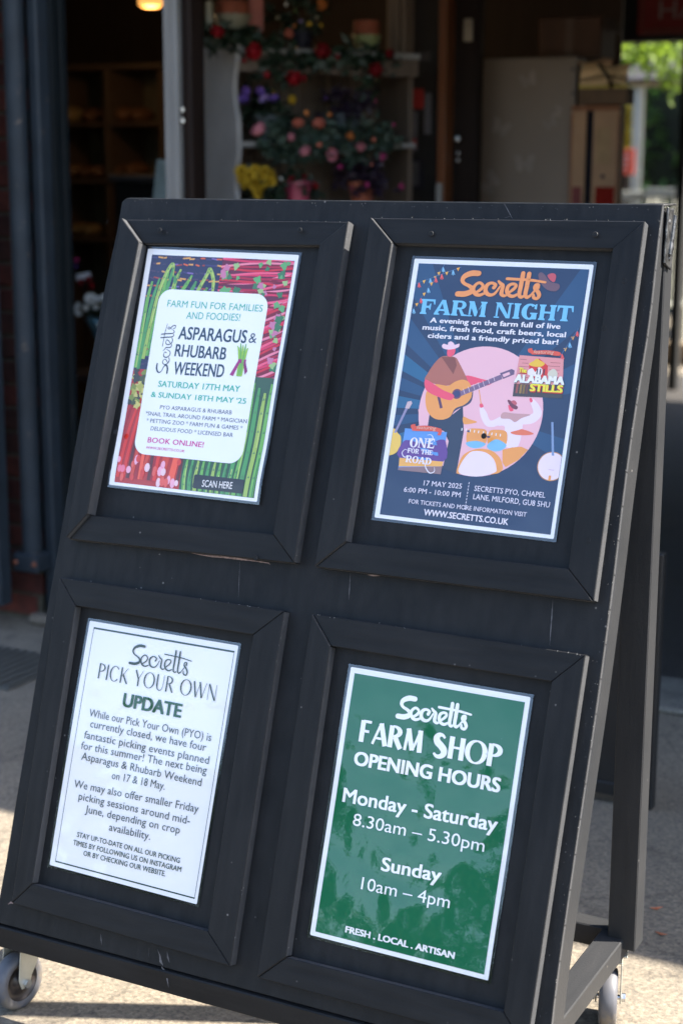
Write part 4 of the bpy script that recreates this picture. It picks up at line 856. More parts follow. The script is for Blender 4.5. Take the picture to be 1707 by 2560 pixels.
# bold display serif capitals, unit height
def stem(x, w_, s=.07, sl=0.0): return [(x - s, 0), (x + w_ + s, 0), (x + w_ + s, .07), (x + w_, .15), (x + w_, .85), (x + w_ + s, .93), (x + w_ + s, 1), (x - s, 1), (x - s, .93), (x, .85), (x, .15), (x - s, .07)]
def ringp(cx, cy, rx, ry, ix, iy, a0=0, a1=360, n=22, icx=None):
    o = []; icx = cx if icx is None else icx
    for i in range(n):
        t0, t1 = R(a0 + (a1 - a0) * i / n), R(a0 + (a1 - a0) * (i + 1) / n)
        o.append([(cx + rx * math.cos(t0), cy + ry * math.sin(t0)), (cx + rx * math.cos(t1), cy + ry * math.sin(t1)), (icx + ix * math.cos(t1), cy + iy * math.sin(t1)), (icx + ix * math.cos(t0), cy + iy * math.sin(t0))])
    return o
GLY = {
 'F': ([stem(.07, .30), [(.37, .86), (.80, .86), (.88, .66), (.95, .66), (.93, 1), (.37, 1)], [(.37, .42), (.55, .42), (.62, .30), (.68, .30), (.68, .72), (.62, .72), (.55, .56), (.37, .56)]], .90),
 'A': ([[(.42, 1), (.66, 1), (1.0, .12), (1.07, .08), (1.07, 0), (.62, 0), (.62, .08), (.70, .12), (.45, .82)], [(.42, 1), (.50, .84), (.24, .12), (.34, .08), (.34, 0), (-.02, 0), (-.02, .08), (.08, .12)], [(.26, .26), (.66, .26), (.62, .38), (.30, .38)]], 1.05),
 'R': ([stem(.07, .30), [(.37, .88), (.37, 1), (.60, 1), (.60, .88)], [(.37, .42), (.37, .54), (.60, .54), (.60, .42)], [(.45, .48), (.62, .50), (.86, .12), (1.05, .09), (1.05, 0), (.70, 0)]] + ringp(.58, .71, .36, .29, .10, .17, -90, 90, 12), 1.02),
 'M': ([[(.08, .10), (.20, .10), (.24, 1), (.08, 1)], [(-.02, 0), (.32, 0), (.32, .08), (-.02, .08)], [(.0, 1), (.36, 1), (.66, .30), (.60, .02), (.48, .02), (.08, .92)], [(.52, .10), (.66, .34), (.92, 1), (1.1, 1), (.98, .92)], stem(.86, .28)], 1.24),
 'N': ([[(.06, .10), (.18, .10), (.18, .92), (.06, .92)], [(-.04, 0), (.30, 0), (.30, .08), (-.04, .08)], [(-.04, 1), (.32, 1), (.98, 0), (.74, 0), (.06, .90)], [(.82, 0), (.98, 0), (.98, .92), (.84, .92)], [(.72, .92), (1.1, .92), (1.1, 1), (.72, 1)]], 1.10),
 'I': ([stem(.07, .30)], .46),
 'G': (ringp(.52, .5, .52, .52, .19, .40, 50, 330, 26) + [[(.60, 0.02), (.98, 0.02), (.98, .36), (1.05, .44), (.56, .44), (.56, .36), (.66, .32)], [(.78, .70), (.94, .66), (.94, 1), (.86, 1), (.80, .92)]], 1.04),
 'H': ([stem(.07, .28), stem(.72, .28), [(.30, .44), (.78, .44), (.78, .56), (.30, .56)]], 1.06),
 'T': ([stem(.36, .30, .09), [(0, .60), (.07, .60), (.16, .86), (.86, .86), (.95, .60), (1.02, .60), (1.0, 1), (.02, 1)]], 1.02),
 'O': (ringp(.52, .5, .52, .52, .22, .44), 1.04),
 'E': ([stem(.07, .28), [(.33, .88), (.70, .88), (.80, .70), (.86, .70), (.84, 1), (.33, 1)], [(.33, .44), (.6, .44), (.66, .34), (.66, .68), (.6, .56), (.33, .56)], [(.33, 0), (.86, 0), (.90, .32), (.84, .32), (.74, .12), (.33, .12)]], .90),
 'D': ([stem(.07, .28)] + ringp(.42, .5, .58, .5, .26, .41, -90, 90, 16), 1.02), ' ': ([], .42)}
TK, TN = .135, .045
def arc(cx, cy, rx, ry, a0, a1, n=9, w=lambda t: .1): return [(cx + rx * math.cos(R(a0 + (a1 - a0) * i / n)), cy + ry * math.sin(R(a0 + (a1 - a0) * i / n)), w(R(a0 + (a1 - a0) * i / n))) for i in range(n + 1)]
def wv(t): return TN + (TK - TN) * abs(math.cos(t)) ** 1.5
CAPS = {
 'P': ([[(.08, 0, TK), (.08, .5, TK), (.08, 1, TK)], arc(.12, .73, .34, .25, -90, 90, 9, wv)], .50),
 'I': ([[(.08, 0, TK), (.08, .5, TK), (.08, 1, TK)]], .17),
 'C': ([arc(.36, .5, .32, .49, 40, 320, 16, wv)], .66),
 'K': ([[(.08, 0, TK), (.08, .5, TK), (.08, 1, TK)], [(.12, .42, TN), (.34, .72, TN), (.52, 1, TN)], [(.22, .56, TK), (.40, .24, TK), (.56, 0, TK)]], .60),
 'Y': ([[(.03, 1, TK), (.17, .72, TK), (.30, .46, TK)], [(.56, 1, TN), (.42, .70, TN), (.30, .46, TN)], [(.30, .48, TK), (.30, .2, TK), (.30, 0, TK)]], .58),
 'O': ([arc(.40, .5, .36, .49, 0, 360, 24, wv)], .80),
 'U': ([[(.08, 1, TK), (.08, .6, TK), (.09, .3, TK), (.16, .08, .08), (.30, 0, TN + .02), (.45, .08, TN), (.52, .3, TN), (.53, .6, TN), (.53, 1, TN)]], .60),
 'R': ([[(.08, 0, TK), (.08, .5, TK), (.08, 1, TK)], arc(.12, .75, .32, .235, -90, 90, 9, wv), [(.26, .50, TK), (.40, .24, TK), (.54, 0, TK)]], .58),
 'W': ([[(.02, 1, TK), (.14, .5, TK), (.26, .02, TK)], [(.48, 1, TN), (.37, .5, TN), (.27, .02, TN)], [(.44, 1, TK), (.56, .5, TK), (.68, .02, TK)], [(.92, 1, TN), (.80, .5, TN), (.69, .02, TN)]], .94),
 'N': ([[(.06, 0, TN), (.06, .5, TN), (.06, 1, TN)], [(.07, 1, TK), (.30, .5, TK), (.56, .02, TK)], [(.58, 0, TN), (.58, .5, TN), (.58, 1, TN)]], .64),
 'F': ([[(.08, 0, TK), (.08, .5, TK), (.08, 1, TK)], [(.08, .965, .07), (.26, .965, .07), (.44, .965, .07)], [(.08, .52, .07), (.24, .52, .07), (.38, .52, .07)]], .46),
 'A': ([[(.02, 0, .07), (.16, .5, .07), (.30, 1, .07)], [(.30, 1, TK), (.44, .5, TK), (.58, 0, TK)], [(.12, .30, .06), (.30, .30, .06), (.48, .30, .06)]], .60),
 'M': ([[(.05, 0, .08), (.08, .5, .08), (.11, 1, .08)], [(.11, 1, TK), (.24, .5, TK), (.37, .05, TK)], [(.37, .05, .07), (.50, .5, .07), (.62, 1, .07)], [(.62, 1, TK), (.65, .5, TK), (.68, 0, TK)]], .76),
 'S': ([[(.46, .86, .06), (.34, .975, .08), (.20, .96, .12), (.11, .82, .17), (.16, .64, .18), (.32, .50, .18), (.46, .34, .18), (.48, .16, .16), (.36, .02, .12), (.20, .0, .09), (.06, .12, .06)]], .58),
 'H': ([[(.08, 0, TK), (.08, .5, TK), (.08, 1, TK)], [(.08, .52, .06), (.3, .52, .06), (.52, .52, .06)], [(.53, 0, TK), (.53, .5, TK), (.53, 1, TK)]], .62), ' ': ([], .26)}
def put_caps(k, s, x0, y0, x1, y1, cap, m, fat=1.0, gap=.10, layer=26):
    tot = sum(CAPS[c][1] for c in s) + gap * (len(s) - 1); sx = (x1 - x0) / tot; x = 0; polys = []
    for c in s:
        for st_ in CAPS[c][0]:
            for q in brush([(x0 + (x + p[0]) * sx, y0 + (y1 - y0) * (x / tot) - p[1] * cap, p[2] * fat * (sx + cap * .6) * .55) for p in st_], False): polys.append((q, m))
        x += CAPS[c][1] + gap
    flatmesh(k, 'lettering', polys, layer, 0)
def put_serif(k, s, x0, y0, x1, y1, cap, m, layer=24):
    tot = sum(GLY[c][1] for c in s) + .06 * (len(s) - 1); sx = (x1 - x0) / tot; x = 0; polys = []
    for c in s:
        for g in GLY[c][0]: polys.append(([(x0 + (x + p[0]) * sx, y0 + (y1 - y0) * (x / tot) - p[1] * cap) for p in g], m))
        x += GLY[c][1] + .06
    flatmesh(k, 'lettering', polys, layer, 0)
for (k, s, x0, y0, x1, y1, cap, sty) in TEXTS:
    if sty == 'serifblue': put_serif(k, s, x0, y0, x1 + 2, y1, cap, ink((112, 190, 236))); continue
    if sty == 'serifwhite': put_serif(k, s, x0, y0, x1, y1, cap, ink((232, 228, 248)), 32); continue
    if sty == 'thingreen': put_caps(k, s, x0, y0, x1, y1, cap, ink((34, 58, 50)), .80, .11); continue
    if sty == 'shop': put_caps(k, s, x0, y0, x1, y1, cap, ink((228, 239, 252)), 1.85, .10); continue
    rgb, off, res = STY[sty]
    if sty == 'stills': put_text(k, s, x0 + .8, y0 + 1.6, x1 + .8, y1 + 1.6, cap, (196, 60, 40), off + .02, res, 36, 'letter_shadow')
    if sty == 'alab': put_text(k, s, x0 + .8, y0 + 1.2, x1 + .8, y1 + 1.2, cap, (60, 60, 66), off, res, 34, 'letter_shadow')
    put_text(k, s, x0, y0, x1, y1, cap, rgb, off, res, 38 if sty in ('alab', 'stills', 'script') else 26, slant=.2 if sty == 'script' else 0)
# script logotype from brush strokes
src = LOGO_AT[4]
def affine(dst):
    s0, s1, s2 = [Vector((p[0], p[1])) for p in src]; d0, d1, d2 = [Vector((p[0], p[1])) for p in dst]
    A = Matrix(((s1.x - s0.x, s2.x - s0.x), (s1.y - s0.y, s2.y - s0.y))); B = Matrix(((d1.x - d0.x, d2.x - d0.x), (d1.y - d0.y, d2.y - d0.y))); M = B @ A.inverted()
    return lambda x, y: tuple(M @ (Vector((x, y)) - s0) + d0)
for k, rgb, wt in ((4, (228, 240, 253), 1.0), (3, (38, 58, 46), .62), (2, (244, 150, 88), 1.0), (1, (30, 46, 66), .55)):
    f = affine(LOGO_AT[k]); polys = []
    for st_ in LOGO:
        pts = [(x, y, wdt * (wt if wdt > 12 or wt == 1 else wt * (.55 + .45 * wdt / 12))) for x, y, wdt in st_]
        for q in brush(pts): polys.append(([f(*p) for p in q], ink(rgb)))
    flatmesh(k, 'script_logo', polys, 26, 0)
COL.objects.unlink(fo); bpy.data.objects.remove(fo)

# poster 4
flatmesh(4, 'printed_field', [(rect(8.2, 8.8, 289.8, 413), ink((3, 98, 66)))], 8, 12)
# poster 3 border lines
A_ = ink((34, 62, 54)); q = (10.6, 9.6, 292.0 - .4, 412.6)
flatmesh(3, 'border_line', [(rect(q[0], q[1], q[2], q[1] + 3.0), A_), (rect(q[0], q[3] - 2.2, q[2], q[3]), A_), (rect(q[0], q[1] + 3, q[0] + .8, q[3] - 2.2), A_), (rect(q[2] - .8, q[1] + 3, q[2], q[3] - 2.2), A_)], 8, 12)

# poster 2 picture
rnd = random.Random(5)
NAVY = ink((34, 56, 90)); NAVY2 = ink((38, 76, 116)); NAVY3 = ink((40, 98, 140))
flatmesh(2, 'printed_field', [(rect(8.6, 7.6, 291.2, 414.2), NAVY)], 8, 12)
ry = []
for i, (a0, a1, m) in enumerate(((178, 186, NAVY3), (190, 198, NAVY2), (202, 211, NAVY3), (216, 226, NAVY2), (166, 173, NAVY2), (232, 244, NAVY2), (150, 160, NAVY3), (300, 316, NAVY2), (330, 345, NAVY2), (12, 24, NAVY2))):
    cx, cy = 145, 238; Rr = 300
    pg = [(cx, cy), (cx + Rr * math.cos(R(a0)), cy + Rr * math.sin(R(a0))), (cx + Rr * math.cos(R(a1)), cy + Rr * math.sin(R(a1)))]
    # clip the beam to the printed field
    def clip(pg, f, g):
        o = []
        for i in range(len(pg)):
            a, b = pg[i], pg[(i + 1) % len(pg)]
            fa, fb = f(a), f(b)
            if fa >= 0: o.append(a)
            if fa * fb < 0: t = fa / (fa - fb); o.append((a[0] + (b[0] - a[0]) * t, a[1] + (b[1] - a[1]) * t))
        return o
    for f in (lambda p: p[0] - 8.8, lambda p: 291 - p[0], lambda p: p[1] - 7.8, lambda p: 414 - p[1]): pg = clip(pg, f, None)
    if len(pg) > 2: ry.append((pg, m))
flatmesh(2, 'light_beams', ry, 9.2, 15)
def sm(pg, n=4):
    o, k_ = [], len(pg)
    for i in range(k_):
        a, b, c, d = [Vector(pg[(i + j - 1) % k_]) for j in range(4)]
        for j in range(n):
            t = j / n; p = .5 * ((2 * b) + (-a + c) * t + (2 * a - 5 * b + 4 * c - d) * t * t + (-a + 3 * b - 3 * c + d) * t ** 3); o.append((p.x, p.y))
    return o
for nm in ('poncho', 'arml', 'armr', 'gbody', 'gshadow', 'hat', 'face', 'drhat', 'drhatt', 'drface', 'drponcho', 'drbody', 'drarml', 'drarmr', 'drhandl', 'drhandr', 'bass', 'bassw', 'tom1', 'tom2', 'tom1b', 'tom2b', 'cym1', 'cym2', 'yhat', 'figs', 'fig2', 'hatdeco', 'hatdeco2', 'eg', 'sq2pur', 'ban1', 'ban2'): ART[nm] = sm(ART[nm])
_c = (sum(p[0] for p in ART['face']) / len(ART['face']), sum(p[1] for p in ART['face']) / len(ART['face']))
ART['face'] = [(_c[0] + (x - _c[0]) * 1.25, _c[1] + (y - _c[1]) * 1.35) for x, y in ART['face']]
G = ART; PINK = ink((226, 184, 200)); OR = ink((246, 158, 84)); BRN = ink((168, 104, 88)); CBRN = ink((128, 74, 62)); HOT = ink((232, 84, 112)); PALE = ink((234, 218, 236)); DK = ink((64, 70, 96)); LBL = ink((120, 186, 226)); RED = ink((212, 86, 66))
ca_, cb_ = 149.5, 237.5
flatmesh(2, 'picture_disc', [(ell(149.5, 237.5, 102, 102, 60), PINK)], 13, 15)
big = [('cleg', PINK), ('gshadow', DK), ('pants', ink((46, 60, 84))), ('armr', HOT), ('poncho', BRN), ('collar', CBRN), ('gbody', OR)]
fl = [(G[a], m) for a, m in big]
gx, gy = G['ghole'][0]; fl += [(ell(gx, gy, 8.0, 8.0, 20), ink((110, 70, 96))), (ell(gx, gy, 5.6, 5.6, 20), ink((60, 64, 110)))]
fl += [(G['gbridge'], ink((90, 60, 90))), (G['arml'], HOT), (G['neck'], ink((118, 100, 132))), (G['headst'], ink((104, 88, 120))), (G['headin'], PINK)]
fr_ = G['frets']
for i in range(0, len(fr_), 2):
    (x0, y0), (x1, y1) = fr_[i], fr_[i + 1]; fl.append(([(x0 - .3, y0), (x0 + .5, y0), (x1 + .5, y1), (x1 - .3, y1)], ink((226, 210, 226))))
fl += [(G['face'], HOT), (G['hat'], ink((240, 200, 218)))]
flatmesh(2, 'guitarist_picture', fl, 15, 15)
dl = [('drbody', PALE), ('drarml', PALE), ('drarmr', PALE), ('drponcho', ink((190, 152, 156))), ('drface', HOT), ('drhat', ink((112, 60, 78))), ('drhatt', ink((188, 92, 104))), ('drhandl', HOT), ('drhandr', HOT), ('stick', OR), ('cym1', OR), ('cym2', ink((220, 118, 86))),
      ('floor', OR), ('tom1', OR), ('tom1b', LBL), ('tom2', OR), ('tom2b', LBL), ('bass', OR), ('bassw', PALE)]
dl = [(G[a], m) for a, m in dl]
for cx, cy in ((136.4, 273), (170, 279)): dl.append((ell(cx, cy - 3, 3.0, 1.6, 12), ink((58, 62, 96))))
for i in range(5): dl.append((rect(124 + i * 7, 266 + i * .4, 125.4 + i * 7, 270 + i * .4), ink((240, 240, 250)))); dl.append((rect(160 + i * 7, 268 + i * .4, 161.4 + i * 7, 272 + i * .4), ink((240, 240, 250))))
flatmesh(2, 'drummer_picture', dl, 14.4, 15)
s1 = [(G['sq1'], ink((216, 148, 152))), (G['sq1dark'], ink((66, 64, 66)))]
for i in range(6):
    y = 152 + i * 5.5; s1.append((rect(203 + (i % 2) * 4, y, 214 + (i % 3) * 3, y + .7), ink((150, 84, 84)))); s1.append((rect(252 - (i % 2) * 5, y + 2, 268, y + 2.7), ink((150, 84, 84))))
s1 += [(G['house'], ink((206, 52, 44))), (G['yhat'], ink((226, 190, 60))), (G['figs'], ink((228, 226, 228))), (G['fig2'], ink((204, 206, 190)))]
for x in (232, 237, 243): s1.append((rect(x, 165, x + 2, 174), ink((50, 54, 66))))
for i, x in enumerate((203, 209, 214, 219)): s1.append((rect(x, 191, x + 3.4, 205), ink(((150, 78, 70), (150, 120, 60), (128, 104, 52), (110, 70, 60))[i])))
flatmesh(2, 'band_picture', s1, 20, 15)
s2 = [(G['sq2'], ink((92, 150, 222))), (G['sq2pur'], ink((98, 66, 146))), (G['sq2or'], ink((242, 176, 92))), (G['sq2br'], ink((136, 116, 122)))]
flatmesh(2, 'road_picture', s2, 20, 15)
def curl(p, m): return [(q_, m) for q_ in brush(p, False)]
WH = ink((236, 232, 250))
flatmesh(2, 'flourish', curl([(69, 282, .6), (75, 281, .9), (79, 285, 1.3), (78, 290, 1.6), (70, 292, 1.0)], WH) + curl([(72, 327, 1.2), (76, 335, 1.6), (83, 341, 1.6), (90, 338, 1.2), (89, 331, .5)], WH) + curl([(43, 318, 1.0), (36, 320, 1.4), (31, 314, 1.3), (35, 308, .9), (40, 309, .5)], WH), 33, 0)
flatmesh(2, 'ribbon_banner', [(G['ban1'], RED)], 30, 0); flatmesh(2, 'ribbon_banner', [(G['ban2'], RED)], 30, 0)
bj = G['banjo']; (bx_, by_), r_ = bj[0], 21.0
ot = [(ell(bx_ + 1, by_, r_ + 1.3, r_ + 1.3, 40), ink((190, 140, 90))), (ell(bx_ + 1, by_, r_, r_, 40), PALE), (G['banjoneck'], ink((124, 152, 196))), (rect(bx_ - 1, by_ + 14, bx_ + 3, by_ + 22), OR), (rect(bx_ - 3, by_ + 5, bx_ + 6, by_ + 5.7), ink((190, 160, 180)))]
ot = [([(min(x, 291), y) for x, y in p], m) for p, m in ot]
eg_ = [([(max(x, 9), y) for x, y in G['eg']], ink((244, 196, 92))), (G['egn'], ink((140, 140, 178))), (G['egh'], ink((196, 180, 190)))]
flatmesh(2, 'banjo_picture', ot, 16, 15); flatmesh(2, 'electric_guitar_picture', eg_, 16, 15)
fg = []
cols = [ink((232, 92, 92)), ink((242, 176, 78)), ink((120, 182, 224)), ink((240, 170, 70))]
for a in range(0, 6, 2):
    (x0, y0), (x1, y1) = G['flags'][a], G['flags'][a + 1]; d = math.hypot(x1 - x0, y1 - y0); n_ = int(d / 9); nx, ny = -(y1 - y0) / d, (x1 - x0) / d
    x0 = max(x0, 9); x1 = min(x1, 290.5)
    fg.append(([(x0 + nx * .6, y0 + ny * .6), (x1 + nx * .6, y1 + ny * .6), (x1 - nx * .6, y1 - ny * .6), (x0 - nx * .6, y0 - ny * .6)], ink((64, 104, 150))))
    for i in range(n_):
        t = (i + .5) / n_; x, y = x0 + (x1 - x0) * t, y0 + (y1 - y0) * t; m = cols[(i + a) % 4]
        if i % 2: fg.append(([(x - 3, y), (x + 2.4, y - 1.5), (x + .5, y + 5)], m))
        else:
            for j in (-1, 0, 1): fg.append(([(x, y), (x + 1.4, y - .3), (x + 3.0 + j * 2.4, y + 8 - abs(j)), (x + 1.6 + j * 2.4, y + 8.4 - abs(j))], m))
fg = [([(min(max(x, 8.8), 291), max(y, 7.8)) for x, y in p], m) for p, m in fg]
tag(flatmesh(2, 'bunting_picture', fg, 17, 0), kind='stuff')
flatmesh(2, 'hat_picture', [(G['hatdeco'], ink((106, 82, 96))), (G['hatdeco2'], ink((186, 82, 94)))], 18, 0)
(x0, y0), (x1, y1) = G['div']
flatmesh(2, 'divider', [(rect(149.6, y0 + i * 5, 150.8, y0 + i * 5 + 3), ink((210, 214, 236))) for i in range(9)], 26, 0)

# poster 1 photographs: asparagus and rhubarb stalks
pr = []
sx_, sy_, sy2, sx2 = 153.4, 214.0, 212.0, 142.5
X0, Y0, X1, Y1 = 10.4, 10.4, 290.6, 414.4
pr.append((rect(X0, Y0, sx_, sy_), ink((42, 46, 82)))); pr.append((rect(sx_, Y0, X1, sy2), ink((96, 30, 62))))
pr.append((rect(X0, sy_, sx2, Y1), ink((168, 44, 40)))); pr.append((rect(sx2, sy2, X1, Y1), ink((52, 88, 66))))
flatmesh(1, 'printed_field', pr, 4, 12)
def cl(p, b): return [(min(max(x, b[0]), b[2]), min(max(y, b[1]), b[3])) for x, y in p]
def strokes(name, items, box, layer):
    out_ = []
    for pts, m in items:
        for q_ in brush(pts, False):
            qq = cl(q_, box)
            ar = abs(sum(qq[i][0] * qq[(i + 1) % 4][1] - qq[(i + 1) % 4][0] * qq[i][1] for i in range(4)))
            if ar > .25: out_.append((qq, m))
    if out_: flatmesh(1, name, out_, layer, 0)
b1 = (X0, Y0, sx_, sy_); b2_ = (sx_, Y0, X1, sy2); b3 = (X0, sy_, sx2, Y1); b4 = (sx2, sy2, X1, Y1)
it = []
for y in (14, 26, 40, 52, 66, 84, 178, 190, 204):
    for x in range(12, 150, 11): it.append(([(x + rnd.uniform(-4, 4), y + rnd.uniform(-2, 2), 2.5), (x + rnd.uniform(7, 12), y + rnd.uniform(-1, 2), 3)], ink(rnd.choice([(206, 96, 60), (212, 160, 90), (120, 100, 170), (70, 58, 92), (150, 66, 66), (60, 60, 110), (60, 56, 90)]))))
strokes('crate_picture', it, b1, 7)
GR = [ink((108, 176, 86)), ink((78, 154, 92)), ink((150, 186, 92)), ink((58, 126, 78))]
it = []; tips = []
def asp(pts, i, w_=6.0):
    pts = [(x, y, w_ * (.55 if j == len(pts) - 1 else 1)) for j, (x, y) in enumerate(pts)]
    it.append((pts, GR[i % 3]))
    c = ribbon(pts)
    it.append(([(p.x + w_ * .22, p.y, w_ * .25) for p in c[::4]], GR[3] if i % 2 else ink((176, 206, 120))))
    for j in range(3, len(c), 4):
        p = c[j]; tips.append(([(p.x - w_ * .3, p.y + 1.5), (p.x + w_ * .25, p.y + 1), (p.x, p.y - 3)], ink((84, 132, 92) if j % 8 else (150, 140, 130))))
for i, pp in enumerate(([(14, 212), (15, 150), (16, 90), (20, 58)], [(20, 214), (22, 150), (26, 95), (34, 52)], [(27, 196), (30, 140), (36, 80), (46, 42), (56, 26), (60, 48)], [(34, 190), (38, 130), (44, 80), (50, 40)], [(40, 150), (46, 100), (54, 60), (58, 32)], [(62, 78), (68, 52), (74, 34)],
                        [(78, 80), (90, 60), (98, 44)], [(94, 86), (104, 66), (108, 54)], [(108, 84), (118, 62), (128, 40), (132, 32), (142, 52), (144, 84)], [(124, 90), (128, 72), (132, 64)], [(70, 80), (66, 60), (64, 46)])): asp(pp, i, 6.6)
strokes('asparagus_picture', it, b1, 10); flatmesh(1, 'asparagus_scales', [(cl(p, b1), m) for p, m in tips], 16, 0)
it = []
RH = [ink((206, 52, 96)), ink((226, 92, 130)), ink((168, 32, 66)), ink((236, 132, 160)), ink((120, 20, 48)), ink((196, 40, 62))]
for i in range(24):
    y = 10 + i * 3.9; it.append(([(150, y + rnd.uniform(-4, 12), 3.2), (220, y + rnd.uniform(-6, 8), 3.8), (294, y + rnd.uniform(-14, 4), 3.2)], RH[i % 6]))
for i in range(26):
    y = 84 + i * 5.6; it.append(([(248, y + 12 + rnd.uniform(-2, 4), 4.0), (270, y + 2, 4.4), (294, y - 9 + rnd.uniform(-3, 3), 4.0)], RH[(i * 5 + 1) % 6]))
strokes('rhubarb_picture', it, b2_, 9)
LV = [ink((96, 168, 110)), ink((60, 120, 84)), ink((150, 190, 130)), ink((190, 120, 160))]
lv = []
for i in range(46):
    x, y = rnd.choice([(rnd.uniform(158, 190), rnd.uniform(12, 70)), (rnd.uniform(225, 285), rnd.uniform(14, 78)), (rnd.uniform(268, 288), rnd.uniform(80, 200))]); s = rnd.uniform(4, 10); a = rnd.uniform(0, 6)
    lv.append((cl([(x + s * math.cos(a + t) * rr, y + s * math.sin(a + t) * rr) for t, rr in ((0, 1.2), (.5, .8), (1, .62), (1.6, .95), (2.2, .7), (2.8, .5), (3.4, .85), (4.0, .6), (4.6, .95), (5.2, .65), (5.8, .9))], b2_), LV[i % 4]))
flatmesh(1, 'leaf_picture', lv, 15, 0)
it = []
for i in range(16):
    x = 12 + i * 8.5; it.append(([(x + rnd.uniform(0, 20), 240 + rnd.uniform(0, 30), 3.5), (x + rnd.uniform(-2, 6), 320, 6.0), (x - rnd.uniform(0, 8), 405, 7)], ink(rnd.choice([(206, 52, 40), (228, 92, 66), (150, 28, 36), (196, 70, 50), (92, 40, 40)]))))
strokes('red_stalk_picture', it, b3, 9)
lv = []
for i in range(30):
    x, y = rnd.uniform(11, 42), rnd.uniform(216, 290); s = rnd.uniform(5, 11); a = rnd.uniform(0, 6)
    lv.append((cl([(x + s * math.cos(a + t) * rr, y + s * math.sin(a + t) * rr) for t, rr in ((0, 1.2), (.5, .8), (1, .62), (1.6, .95), (2.2, .7), (2.8, .5), (3.4, .85), (4.0, .6), (4.6, .95), (5.2, .65), (5.8, .9))], b3), ink(rnd.choice([(120, 140, 60), (70, 84, 50), (160, 168, 80), (58, 60, 52), (190, 190, 110)]))))
for i in range(26):
    x, y = rnd.uniform(12, 138), rnd.uniform(368, 410)
    lv.append((cl(ell(x, y, rnd.uniform(3, 5.5), rnd.uniform(5, 9), 10), b3), ink(rnd.choice([(240, 170, 200), (226, 120, 150), (250, 200, 214), (214, 90, 80), (200, 60, 50)]))))
flatmesh(1, 'cut_stalk_picture', lv, 15, 0)
it = []; tips = []
for i, x in enumerate((252, 263, 275, 286, 240)): asp([(x - 2, 414), (x + 1, 340), (x + 2, 280), (x + 3, 222 + 8 * (i % 3))], i, 8.0)
for i, x in enumerate(range(150, 250, 11)): asp([(x + 2, 414), (x, 392), (x + 1, 362)], i, 7.0)
strokes('thick_asparagus_picture', it, b4, 10); flatmesh(1, 'thick_asparagus_scales', [(cl(p, b4), m) for p, m in tips], 16, 0)
flatmesh(1, 'text_panel', [(rrect(39, 70.5, 255, 361.5, 24, 8), ink((230, 241, 252)))], 22, 12)
flatmesh(1, 'scan_plate', [(rrect(170, 386, 268, 409.5, 3, 3), ink((40, 42, 46)))], 22, 12)
# a plain tied bundle of spears stands where the printed emblem is
em = []
for j, (dx, top) in enumerate(((-7, 5), (-3, 0), (1, 3), (5, 1), (9, 8))):
    em += [(q_, ink(((146, 196, 76), (110, 176, 84))[j % 2])) for q_ in brush([(223 + dx * .5, 212, 3.6), (223 + dx * .55, 190, 4.2), (221 + dx, 168, 3.4), (220 + dx * 1.3, 157 + top, 1.6)])]
em.append((rect(217, 184, 232, 191), ink((150, 40, 120)))); em.append(([(217, 186), (205, 212), (212, 214), (220, 192)], ink((150, 44, 124)))); em.append(([(231, 187), (238, 204), (234, 210), (228, 193)], ink((130, 36, 110))))
flatmesh(1, 'spear_emblem', em, 26, 0)
for k in CORN: pass
# ------------------------------------------------------------------ flower shelves
rf = random.Random(11)
UNITW = mat('chalky_white_paint', (0.23, 0.22, 0.21), 0.6, var=0.12, scale=7, bump=0.0008, dirt=(0.25, 0.22, 0.2), dirt_scale=9, dirt_amt=0.33)
BACKB = mat('beige_back_boards', (0.095, 0.068, 0.050), 0.6, var=0.15, scale=5, stretch=(6, 6, .5))
dv = Vector((0.535, 0.845, 0)); ev = Vector((0.845, -0.535, 0)); Fc = at(598, 400, 2.2); Fc.z = 0
unit = thing('flower_shelf_unit', Fc + dv * .34 - ev * .14, 'white shelf unit with scalloped side panel, crowded with artificial flowers', 'shelf unit')
DEP, LEN = 0.285, 0.68
def U(a, b, z): return Fc + dv * a - ev * b + Vector((0, 0, z))      # a along the front, b back from the front edge
def prof_at(py):
    tab = [(105, 0), (120, 0), (150, .004), (165, -.006), (190, -.016), (215, -.020), (240, -.018), (265, -.010), (300, .006), (345, .008), (380, .008), (400, .002), (430, -.012), (480, -.012), (500, 0)]
    for (y0, x0), (y1, x1) in zip(tab, tab[1:]):
        if y0 <= py <= y1: return x0 + (x1 - x0) * (py - y0) / (y1 - y0)
    return 0
ztop = at(598, 105, 2.2).z
pf = [(-.014 - prof_at(py) * 1.0, at(598, py, 2.2).z) for py in range(105, 501, 12)]
pf = [(b, z) for b, z in pf] + [(0.012, .9), (0, .5), (0, .02)]
loop = [(b, z) for b, z in pf] + [(DEP, .02), (DEP, ztop)]
MB().hexa([U(-.018, b, z) for b, z in loop], [U(0, b, z) for b, z in loop]).build('side_panel', UNITW, unit, bevel=.0015)
MB().hexa([U(LEN, b, z) for b, z in ((.06, .02), (.06, ztop - .02), (DEP, ztop - .02), (DEP, .02))], [U(LEN + .018, b, z) for b, z in ((.06, .02), (.06, ztop - .02), (DEP, ztop - .02), (DEP, .02))]).build('side_panel', BACKB, unit, bevel=.0015)
zs1 = at(640, 352, 2.25).z
def plank(z, name='shelf', b0=0.012, m=UNITW): MB().hexa([U(.001, b0, z), U(LEN - .001, b0, z), U(LEN - .001, DEP - .012, z), U(.001, DEP - .012, z)], [U(.001, b0, z - .018), U(LEN - .001, b0, z - .018), U(LEN - .001, DEP - .012, z - .018), U(.001, DEP - .012, z - .018)]).build(name, m, unit, bevel=.0015)
zt_ = at(650, 116, 2.25).z
plank(zt_, 'top_board', -.010)
zs2 = zs1 - .315
